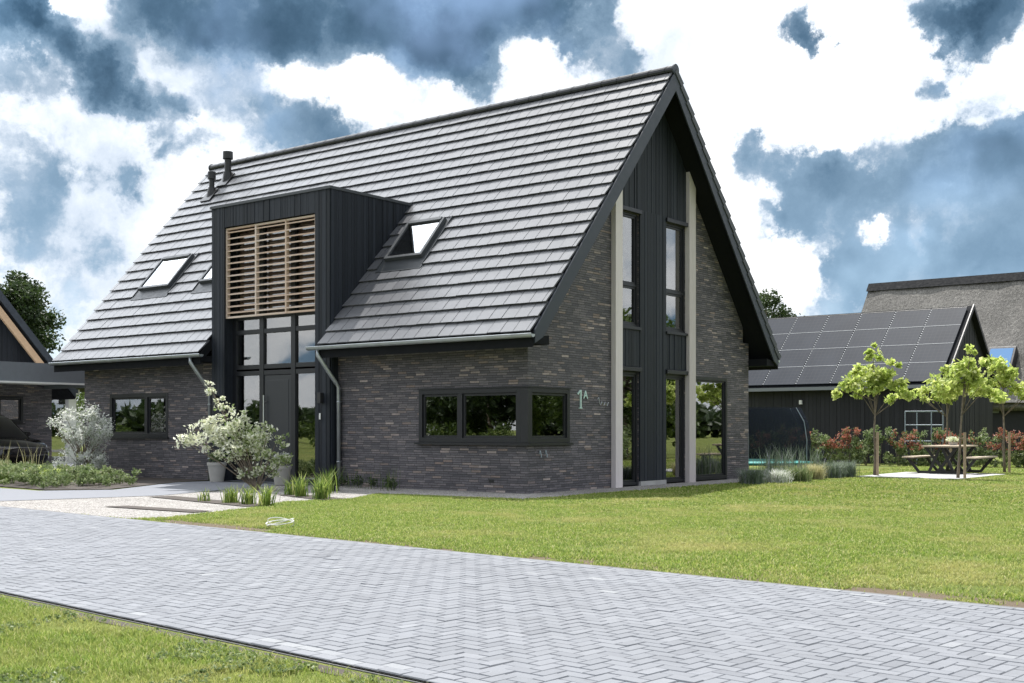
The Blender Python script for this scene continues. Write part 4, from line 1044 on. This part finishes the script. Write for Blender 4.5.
# ================================================================ TREES
def crown(cx, cy, cz, r, rz, n, seed, sub=.42):
    g = random.Random(seed); out = []
    for i in range(n):
        t = g.uniform(0, 2 * math.pi); ph = math.acos(g.uniform(-.75, 1)); q = g.uniform(.35, 1) ** .6
        s = r * sub * g.uniform(.7, 1.25)
        out.append((cx + r * q * math.sin(ph) * math.cos(t), cy + r * q * math.sin(ph) * math.sin(t), cz + rz * q * math.cos(ph), s, s, s * .8, s ** 2))
    return out
tree('oak_tree', 'large dark green oak rising behind the outbuilding roof at the left edge', (-36.6, 9.9, 0), 9, .28, crown(-36.8, 9.7, 5.6, 2.6, 2.6, 46, 1, .30), 30000, .17, M['leaf_dark'], 21, trunk_top=5)
tree('distant_tree', 'small grey green tree peeping out behind the right roof edge of the house', (-18.8, 48.9, 0), 9.5, .2, crown(-18.8, 48.9, 7.7, 1.9, 1.7, 26, 4, .34), 7000, .17, M['leaf_dark'], 31, trunk_top=6)
tree('garden_tree', 'light green bush seen in the gap between outbuilding and house', (-41.0, 16.5, 0), 3.4, .12, crown(-41.0, 16.5, 1.9, 2.4, 1.3, 22, 6, .4), 9000, .14, M['leaf_mid'], 33, trunk_top=1.5)
PT = 'young pollarded trees around the terrace'
def plane_tree(label, loc, lean, cr, seed, top, cl_, stake):
    t = tree('young_tree', label, loc, top, .036, cl_, int(cr * .78), .135, M['leaf_lime'], seed, PT, trunk_top=2.3, lean=lean, fill=.9, aspect=.7, sub=3)
    x, y, _ = loc
    for sx, sy in stake:
        mb = MB(); mb.tube([(x + sx, y + sy, -.05), (x + sx, y + sy, 1.12)], .035, 8); mb.tube([(x + sx, y + sy, .98), (x, y, .98)], .012, 6)
        mb.build('support_stake', M['stake'], t)
def sprawl(cx, cy, z0, pts): return [(cx + a, cy + b, z0 + c, r, r, r * .8, r * r) for a, b, c, r in pts]
plane_tree('young tree with lime green crown left of the picnic table, on one stake', (1.99, 12.0, 0), (0, 0), 2600, 5, 3.2,
    sprawl(1.99, 12.0, 2.1, [(0, 0, .9, .22), (-.1, .1, .65, .3), (.3, -.1, .62, .25), (-.35, 0, .35, .32), (.3, .1, .32, .32), (0, -.1, .3, .35), (-.7, 0, .12, .28), (.65, 0, .1, .28), (0, 0, 1.15, .14), (.95, 0, .05, .2), (-.95, 0, .05, .15), (-.45, .1, .62, .2), (.5, 0, .75, .16)]), [(.09, -.03)])
plane_tree('young tree with small lime crown directly behind the picnic table', (2.1, 17.4, 0), (0, 0), 1900, 6, 3.0,
    sprawl(2.1, 17.4, 2.2, [(0, 0, .5, .28), (-.2, .1, .2, .3), (.25, 0, .22, .3), (-.7, 0, .0, .27), (-1.15, 0, -.05, .25), (.7, 0, .0, .27), (0, 0, .75, .18), (0, .1, -.1, .28), (-1.6, 0, 0, .22)]), [(.10, 0)])
plane_tree('young leaning tree with lime crown in front of the picnic table', (4.20, 11.55, 0), (.12, .12), 2300, 7, 3.1,
    sprawl(4.35, 11.7, 2.02, [(0, 0, .85, .22), (-.15, .1, .55, .27), (.25, 0, .55, .26), (-.35, 0, .25, .3), (.35, 0, .22, .3), (0, 0, .2, .32), (-.6, 0, .12, .24), (.65, 0, .1, .24), (.1, 0, 1.05, .12), (.45, 0, .75, .15)]), [(.17, -.02)])
plane_tree('young tree with lime crown nearest the right edge of the photo', (4.02, 16.2, 0), (-.05, 0), 3000, 8, 3.2,
    sprawl(3.95, 16.2, 2.1, [(0, 0, .85, .28), (-.3, .1, .6, .3), (.3, 0, .6, .3), (-.45, 0, .25, .32), (.45, 0, .25, .32), (0, 0, .2, .35), (-.8, 0, .1, .26), (.9, 0, .12, .28), (1.3, 0, .2, .25), (-.5, 0, 1.0, .18)]), [(.12, 0)])
# trees across the drive and beyond the garden: seen mirrored in the windows
TG = 'trees across the drive, mirrored in the front windows'
TL = ['tallest broad tree across the drive', 'dark round tree across the drive, right of the tallest', 'green tree across the drive with a wide low crown', 'dark tree in the middle of the row across the drive', 'low bushy tree beyond the gap across the drive', 'dark tree at the near end of the row across the drive', 'lowest bushy tree at the far end of the row across the drive']
for i, (x, y, h) in enumerate([(-27, -44, 11), (-20, -40, 9.5), (-34, -41, 9), (-41, -45, 8), (-52, -47, 5), (-12, -43, 9), (-64, -50, 4)]):
    tree('roadside_tree', TL[i], (x, y, 0), h, .22, crown(x, y, h * .45, h * .5, h * .45, 40, 40 + i, .34), 9000, .42, M['leaf_mid'] if i % 2 else M['leaf_dark'], 50 + i, TG)
TG2 = 'trees beyond the side garden, mirrored in the garden doors'
TL2 = ['bushy tree nearest the terrace beyond the side garden', 'second bushy tree beyond the side garden', 'third and wider bushy tree beyond the side garden', 'smallest bushy tree beside the thatched house', 'tallest bushy tree far beyond the side garden']
for i, (x, y, h) in enumerate([(13, 24, 6.5), (17, 30, 8), (22, 27, 8.5), (11, 34, 5), (27, 36, 9)]):
    tree('garden_side_tree', TL2[i], (x, y, 0), h, .18, crown(x, y, h * .45, h * .42, h * .45, 34, 70 + i, .34), 8000, .30, M['leaf_mid'], 80 + i, TG2)
cl_ = []; g_ = np.random.default_rng(71)
for i in range(150):
    x = -80 + i * .62; cl_.append((x, -36.5 - .08 * (x + 20) + g_.uniform(-.4, .4), g_.uniform(.3, 1.3), .9, .7, .6, 1))
bd = [(7.5 + 6.5 * t + g_.uniform(-.5, .5), 13 + 12 * t + g_.uniform(-.5, .5), g_.uniform(.2, 1.2), .6, .6, .5, 1) for t in [i / 70 for i in range(70)]]
tag(leaves('side_border', bd, 9000, .12, M['leaf_hedge'], None, 73, fill=.6, sub=3), kind='stuff')
tag(leaves('roadside_hedge', cl_, 20000, .22, M['leaf_mid'], None, 72, fill=.6), kind='stuff')
# far tree belt on the horizon
g_ = np.random.default_rng(77); cl_ = []
for i in range(260):
    t = -2.3 + 3.4 * i / 260; rr = 150 + g_.uniform(-8, 8); hh = g_.uniform(3.2, 6.0)
    cl_.append((math.sin(t) * rr, math.cos(t) * rr, hh * .5, 3.4, 3.4, hh * .55, 1))
tag(leaves('distant_wood', cl_, 42000, 1.5, M['leaf_dark'], None, 78, fill=.6), kind='stuff')

# ================================================================ HEDGE in front of the barn
HG = 'mixed shrubs of the hedge in front of the barn'
kinds = 'ggrgmrgrrggmrgrmgrrmrgrr'
names_ = {'g': 'green leaved', 'r': 'red tipped', 'm': 'green and pink tinged'}
def photinia(P, val, g):
    z = P[:, 2]; k = (z > .55) & (g.random(len(P)) < .75); v = np.where(k, .62 + .38 * g.random(len(P)), .55 * g.random(len(P))); return v
def mixed(P, val, g):
    k = (P[:, 2] > .6) & (g.random(len(P)) < .35); return np.where(k, .6 + .4 * g.random(len(P)), .55 * g.random(len(P)))
for i, kd in enumerate(kinds):
    x = -6.4 + i * .54 + random.uniform(-.08, .08); y = 20.6 + random.uniform(-.15, .15); h = random.uniform(.95, 1.3)
    t = thing('hedge_shrub', f'{names_[kd]} hedge shrub before the barn, {ORD[i]} from the left end', 'shrub', (x, y, 0), 0, HG)
    g = random.Random(i); c = []
    for q in range(20):
        zz = g.uniform(.05, h - .1); rad = .50 * (1 - .35 * zz / h); c.append((x + g.uniform(-rad, rad), y + g.uniform(-rad, rad), zz, .14, .14, .15, 1))
    sb_ = MB()
    for q in range(5): sb_.tube([(x + g.uniform(-.05, .05), y, -.02), (x + g.uniform(-.25, .25), y + g.uniform(-.2, .2), h * .9)], [.012, .004], 4)
    sb_.build('stems', M['bark'], t)
    leaves('foliage', c, 1900, .075, M['leaf_red'] if kd != 'g' else M['leaf_hedge'], t, 100 + i, fill=.7, aspect=.5, vfun=photinia if kd == 'r' else (mixed if kd == 'm' else None), sub=3)
# ================================================================ low plants at the gable corner
def cushion(name, label, loc, r, h, n, size, mat, seed, group=None, cat='plant', aspect=.3, stems=True):
    t = thing(name, label, cat, (*loc, 0), 0, group); g = np.random.default_rng(seed)
    A_ = np.array([loc]) + g.normal(0, r * .33, (n, 2))
    blades('foliage', A_, h, size, mat, t, seed, lean=.75)
    c = [(loc[0] + g.normal(0, r * .45), loc[1] + g.normal(0, r * .45), h * g.uniform(.25, .8), r * .4, r * .4, h * .22, 1) for q in range(12)]
    leaves('leafage', c, n // 2, size * 3.2, mat, t, seed + 1, aspect=.35)
    return t
cushion('lavender', 'dark lavender clump nearest the corner of the house', (1.55, 6.0), .32, .34, 900, .010, M['leaf_laven'], 201)
cushion('lavender', 'pale flowering lavender clump, second from the house corner', (1.72, 6.9), .30, .30, 900, .010, M['leaf_silver'], 202)
cushion('leafy_perennial', 'green perennial clump between pale lavender and straw grass', (1.85, 7.7), .33, .34, 900, .011, M['leaf_hedge'], 203)
cushion('ornamental_grass', 'straw coloured mound of ornamental grass on the lawn edge', (1.72, 8.9), .26, .36, 1500, .006, M['leaf_straw'], 204)
cushion('lavender', 'lavender clump just right of the straw coloured grass', (1.75, 9.9), .26, .40, 900, .010, M['leaf_laven'], 205)
cushion('lavender', 'lavender clump farthest from the house, beside the terrace', (1.80, 10.65), .28, .40, 900, .010, M['leaf_laven'], 206)
g_ = np.random.default_rng(5)
for i in range(5):
    x, y = [(.9, 8.4), (1.15, 9.2), (.6, 9.6), (1.1, 10.4), (.5, 8.9)][i]
    t = thing('tall_perennial', f'thin tall stalked perennial in front of the trampoline, {ORD[i]} from the house wall' , 'plant', (x, y, 0), 0, 'stalky perennials in front of the trampoline')
    blades('foliage', np.array([[x, y]]) + g_.normal(0, .14, (90, 2)), .75, .012, M['leaf_laven'], t, 300 + i, lean=.35)

# ================================================================ TRAMPOLINE
tr = thing('trampoline', 'round trampoline with teal edge pad and dark safety net under arched poles', 'trampoline', (-2.0, 12.7, 0))
cx_, cy_ = -2.0, 12.7; r_ = 1.80
mb = MB(); mb.tube([(cx_ + r_ * math.cos(t), cy_ + r_ * math.sin(t), .26) for t in [2 * math.pi * i / 40 for i in range(41)]], .035, 8, cap=False); mb.build('frame_ring', M['zinc'], tr)
mb = MB(); mb.lathe([(r_ - .35, .27), (r_ + .05, .25), (r_ + .07, .29), (r_ - .35, .34)], (cx_, cy_, 0), 48); mb.build('edge_pad', M['teal'], tr)
mb = MB(); mb.lathe([(.01, .28), (r_ - .3, .285), (r_ - .3, .29), (.01, .295)], (cx_, cy_, 0), 40); mb.build('jumping_mat', M['black'], tr)
for i in range(6):
    t = 2 * math.pi * i / 6; c, s = math.cos(t), math.sin(t)
    mb = MB(); pts = [(cx_ + c * (r_ + .05), cy_ + s * (r_ + .05), .05), (cx_ + c * (r_ + .06), cy_ + s * (r_ + .06), .9), (cx_ + c * (r_ - .02), cy_ + s * (r_ - .02), 1.4), (cx_ + c * (r_ - .25), cy_ + s * (r_ - .25), 1.78)]
    mb.tube(pts, .012, 8); mb.build('net_pole', M['galv'], tr)
    mb = MB(); mb.tube([(cx_ + c * r_, cy_ + s * r_, 0), (cx_ + c * r_, cy_ + s * r_, .26)], .022, 8); mb.build('leg', M['zinc'], tr)
mb = MB(); prof = [(r_ - .02, .34), (r_ + .02, .8), (r_ - .05, 1.35), (r_ - .25, 1.78)]
n = 48; b = len(mb.v); vs = [(cx_ + r * math.cos(2 * math.pi * k / n), cy_ + r * math.sin(2 * math.pi * k / n), z) for r, z in prof for k in range(n)]
mb.add(vs, [(i * n + k, i * n + (k + 1) % n, (i + 1) * n + (k + 1) % n, (i + 1) * n + k) for i in range(3) for k in range(n)]); mb.build('safety_net', M['net'], tr, smooth=True)

# ================================================================ PICNIC TABLE
pt = thing('picnic_table', 'picnic table with pale wooden planks and black crossed steel legs', 'picnic table', (3.03, 14.7, 0))
Y0, Y1 = 13.75, 15.65; CX = 3.03
mb = MB(); 
for i in range(5): xa = CX - .45 + i * .182; mb.box(xa, xa + .172, Y0, Y1, .725, .765, random.random())
mb.build('tabletop', M['tabletop'], pt, bevel=.004)
for s in (-1, 1):
    mb = MB(); c = CX + s * .80
    for i in range(2): xa = c - .16 + i * .165; mb.box(xa, xa + .155, Y0, Y1, .435, .475, random.random())
    mb.build('bench', M['tabletop'], pt, bevel=.004)
def bar(mb, p, q, w=.07, d=.04):
    a, b = Vector(p), Vector(q); dr = (b - a).normalized(); n = dr.cross(Vector((0, 1, 0))).normalized() * w / 2; y = Vector((0, d / 2, 0))
    mb.hexa([a - n - y, a + n - y, a + n + y, a - n + y, b - n - y, b + n - y, b + n + y, b - n + y])
for y in (Y0 + .22, Y1 - .22):
    mb = MB()
    bar(mb, (CX - .56, y, .065), (CX + .56, y, .065)); bar(mb, (CX - .88, y + .001, .43), (CX - .56, y + .001, .04)); bar(mb, (CX + .88, y + .001, .43), (CX + .56, y + .001, .04))
    bar(mb, (CX - .40, y - .003, .72), (CX + .12, y - .003, .04)); bar(mb, (CX + .40, y + .004, .72), (CX - .12, y + .004, .04)); bar(mb, (CX - .02, y - .001, .72), (CX - .33, y + .005, .04)); bar(mb, (CX + .02, y + .006, .72), (CX + .33, y + .006, .04))
    bar(mb, (CX - .95, y + .002, .42), (CX - .64, y + .002, .42), .03); bar(mb, (CX + .64, y + .002, .42), (CX + .95, y + .002, .42), .03); bar(mb, (CX - .44, y + .002, .71), (CX + .44, y + .002, .71), .03)
    mb.build('leg_frame', M['black'], pt)
# planter standing on the table
fp = thing('flower_bowl', 'small bowl of cream flowers standing on the picnic table', 'flower bowl', (3.05, 14.9, .766))
mb = MB(); mb.lathe([(.09, .766), (.13, .84), (.12, .84)], (3.05, 14.9, 0), 18); mb.build('bowl', M['pot'], fp)
leaves('flowers', [(3.05, 14.9, .92, .2, .2, .08, 1)], 260, .06, M['leaf_cream'], fp, 401)
# metal climbing frame
cf = thing('metal_rack', 'pale galvanised tube frame standing in front of the barn', 'metal frame', (-.1, 21.9, 0))
for i, (x, y) in enumerate([(-.53, 21.4), (.33, 21.4), (-.38, 22.1), (.48, 22.1)]):
    mb = MB(); mb.tube([(x, y, 0), (x, y, 1.78)], .018, 8); mb.build('upright', M['galv'], cf)
mb = MB()
for z in (1.78, 1.33, .8):
    mb.tube([(-.53, 21.4, z), (.33, 21.4, z)], .016, 8); mb.tube([(-.38, 22.1, z), (.48, 22.1, z)], .02, 8)
mb.tube([(-.53, 21.4, 1.78), (-.38, 22.1, 1.78)], .02, 8); mb.tube([(.33, 21.4, 1.78), (.48, 22.1, 1.78)], .02, 8)
mb.build('crossbar', M['galv'], cf)

# ================================================================ POTS and entrance plants
def pot(label, x, y, r, h, seed, lm):
    t = thing('plant_pot', label, 'plant pot', (x, y, .0), 0, 'tapered pots by the entrance')
    mb = MB(); mb.lathe([(r * .68, .016), (r * .92, h - .07), (r * .99, h - .07), (r, h), (r * .9, h), (r * .87, h - .05), (.01, h - .05)], (x, y, 0), 32); mb.build('pot', M['pot'], t, smooth=False)
    leaves('plant', [(x, y, h + .12, r * .75, r * .75, .13, 2), (x + .1, y, h + .18, .15, .15, .12, 1), (x - .12, y, h + .14, .15, .15, .12, 1)], 700, .045, lm, t, seed)
    return t
pot('grey tapered pot with white flecked plant left of the front door', -8.45, -.42, .22, .45, 501, M['leaf_hedge'])
pot('grey tapered pot with silvery plant right of the front door, behind the shrub', -6.05, -.62, .21, .42, 502, M['leaf_silver'])
vs_ = thing('variegated_shrub', 'cream variegated shrub arching up in front of the porch', 'shrub', (-4.95, -2.0, 0))
bx_, by_ = -5.1, -2.1
# local frame: s to the left (towards -x,-y of view), given as (side, height, radius, weight)
cls = [(-.05, .35, .18, .5), (.15, .55, .25, 1), (-.25, .6, .28, 1.2), (.35, .75, .22, 1), (-.5, .85, .3, 1.4), (0, .85, .3, 1.4), (-.85, .95, .25, 1.1), (-.55, 1.15, .25, 1.2), (-.15, 1.1, .25, 1), (-1.1, 1.15, .22, 1), (-1.45, 1.08, .2, .8), (-1.65, 1.0, .13, .3), (-.9, 1.3, .22, .9), (-1.2, 1.38, .13, .3), (-.5, 1.42, .18, .6), (-.65, 1.6, .13, .35), (-.8, 1.8, .11, .28), (-.98, 1.98, .1, .25), (-1.08, 2.1, .07, .12), (.45, .95, .15, .5), (.3, 1.15, .14, .4), (.15, .3, .18, .5), (-1.25, .9, .14, .4), (.5, .55, .13, .4)]
rv = np.array([.7905, .6125]) ; CLS = []
for s, z, r, wt in cls:
    s *= .86
    CLS.append((bx_ + rv[0] * s + random.uniform(-.12, .12), by_ + rv[1] * s + random.uniform(-.12, .12), z, r * 1.2, r * 1.2, r * .85, wt))
mb = MB()
for c in CLS:
    e = Vector(c[:3]); st = Vector((bx_ + random.uniform(-.05, .05), by_, 0)); mid = st.lerp(e, .5); mid.z += .05; mb.tube([st, mid, e], [.016, .011, .004], 5)
mb.build('stems', M['bark'], vs_)
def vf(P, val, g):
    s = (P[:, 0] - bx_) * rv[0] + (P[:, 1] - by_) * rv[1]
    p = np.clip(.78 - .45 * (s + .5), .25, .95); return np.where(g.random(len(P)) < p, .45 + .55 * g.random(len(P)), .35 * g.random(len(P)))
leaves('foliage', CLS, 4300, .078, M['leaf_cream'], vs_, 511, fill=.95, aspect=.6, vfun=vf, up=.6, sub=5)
# iris tufts
IR = [(-2.75, -5.15, .30), (-2.10, -5.15, .36), (-1.60, -5.2, .38), (-1.12, -5.25, .40), (-3.05, -3.0, .38), (-2.55, -3.25, .50), (-2.1, -3.2, .45), (-1.7, -3.55, .42), (-3.0, -2.2, .55), (-3.6, -1.5, .6)]
il = ['thin sparse iris tuft at the left end of the front planting strip', 'iris tuft in the front planting strip, second from its left end', 'iris tuft in the front planting strip, third from its left end', 'bushy iris tuft at the right end of the front planting strip', 'iris tuft under the right side of the cream shrub', 'large iris tuft in the rear strip, second from the left', 'iris tuft in the middle of the rear planting strip', 'iris tuft at the right end of the rear planting strip', 'tall grassy tuft behind the rear planting strip', 'dark grassy tuft at the foot of the right downpipe']
for i, (x, y, h) in enumerate(IR):
    h *= .8
    t = thing('iris_tuft', il[i], 'plant', (x, y, 0), 0, 'iris tufts in the gravel')
    g = np.random.default_rng(600 + i); n = 34 if i == 0 else 85
    blades('blades', np.array([[x, y]]) + g.normal(0, .055 if i else .04, (n, 2)), h, .018, M['leaf_iris'] if i < 9 else M['leaf_mid'], t, 610 + i, lean=.55)
wp = [(-4.45, -.35), (-4.0, -.4), (-3.55, -.45), (-3.2, -.35), (-2.75, -.75)]
for i, (x, y) in enumerate(wp):
    t = thing('wall_plant', f'sparse thin stemmed plant at the foot of the brick wall, {ORD[i]} from the downpipe', 'plant', (x, y, 0), 0, 'sparse plants along the front wall')
    g = np.random.default_rng(640 + i); blades('stems', np.array([[x, y]]) + g.normal(0, .08, (16, 2)), .45, .007, M['leaf_mid'], t, 650 + i, lean=.5)
    leaves('foliage', [(x, y, .15, .14, .14, .12, 1)], 120, .05, M['leaf_dark'], t, 660 + i)
# hose ring on the lawn
mb = MB()
for q, (ra, rb_, tl_, ph_) in enumerate([(.17, .16, .02, 0), (.19, .13, .05, 1.2), (.14, .17, .07, 2.6)]):
    mb.tube([(2.1 + ra * math.cos(t) + .01 * q, -7.78 + rb_ * math.sin(t), .07 + tl_ * math.sin(t + ph_)) for t in [2 * math.pi * i / 36 for i in range(37)]], .0065, 6)
tag(mb.build('cable_coil', M['white']), 'pale coil of cable lying on the lawn beside the drive', 'cable coil')

# ================================================================ LEFT BED
ss = thing('silver_shrub', 'silvery white leaved shrub in the bed at the left corner of the house', 'shrub', (-12.3, -1.3, 0))
g = random.Random(9); c = []; mb = MB()
for i in range(44):
    zz = g.uniform(.15, 1.75) ; rad = .95 * math.sin(math.pi * min(1, (zz + .35) / 2.3)) ** .7; a = g.uniform(0, 2 * math.pi); q = g.uniform(.2, 1)
    x, y = -12.45 + math.cos(a) * rad * q * 1.15, -1.4 + math.sin(a) * rad * q; s = g.uniform(.12, .28)
    c.append((x, y, zz, s, s, s, s * s)); mb.tube([(-12.3, -1.3, 0), (-12.3 + (x + 12.3) * .4, -1.3 + (y + 1.3) * .4, zz * .6), (x, y, zz)], [.018, .01, .004], 4)
mb.build('stems', M['bark'], ss); leaves('foliage', c, 9500, .062, M['leaf_silver'], ss, 701, fill=.8, aspect=.45, sub=3)
# feather grasses
FG = [(-12.6, -3.3), (-12.0, -3.6), (-13.2, -3.0), (-11.7, -3.0), (-13.9, -3.4), (-14.6, -3.2), (-12.9, -3.9), (-13.1, -2.2), (-12.3, -2.6), (-11.3, -3.9)]
for i, (x, y) in enumerate(FG):
    t = thing('feather_grass', f'tall straw stalked grass in the left bed in front of the black car, {ORD[i]} of its group', 'plant', (x, y, 0), 0, 'tall grasses in the left bed')
    g = np.random.default_rng(720 + i); blades('blades', np.array([[x, y]]) + g.normal(0, .10, (110, 2)), .42, .012, M['leaf_mid'], t, 730 + i, lean=.6)
    blades('stalks', np.array([[x, y]]) + g.normal(0, .10, (8, 2)), .88, .010, M['leaf_straw'], t, 740 + i, lean=.35)
g_ = np.random.default_rng(750)
gp = scatter(6000, -17, -8, -5, -1.2, 751, lambda P, g: inpoly(P, [(-17, -3.8), (-8.3, -4.62), (-7.6, -3.9), (-8.6, -2.1), (-10.6, -2.2), (-17, -1.2)]))
gp = gp[g_.random(len(gp)) < .9]
A_ = [(p[0], p[1], g_.uniform(.06, .38), .13, .13, .09, 1) for p in gp[:420]]
tag(leaves('ground_cover', A_, 30000, .055, M['leaf_hedge'], None, 752, vr=(.1, 1), fill=.7), kind='stuff')
LP = [(-9.9, -3.6, 'bright lime leaved perennial at the right end of the left bed', 'leaf_lime'), (-9.1, -3.2, 'light green perennial beside the path near the left pot', 'leaf_hedge'), (-10.7, -3.5, 'lime green perennial below the silver shrub', 'leaf_lime'), (-12.9, -4.1, 'mounded green perennial by the path at the photo left edge', 'leaf_mid')]
for i, (x, y, lb_, mt) in enumerate(LP):
    t = thing('perennial', lb_, 'plant', (x, y, 0))
    leaves('foliage', [(x + .14 * math.cos(k), y + .14 * math.sin(k), .18 + .04 * (k % 3), .16, .16, .13, 1) for k in range(7)], 650, .06, M[mt], t, 770 + i)
# render preferences
scn.render.engine = 'CYCLES'
scn.cycles.max_bounces = 6; scn.cycles.transparent_max_bounces = 8
scn.render.resolution_x = 1024; scn.render.resolution_y = 683
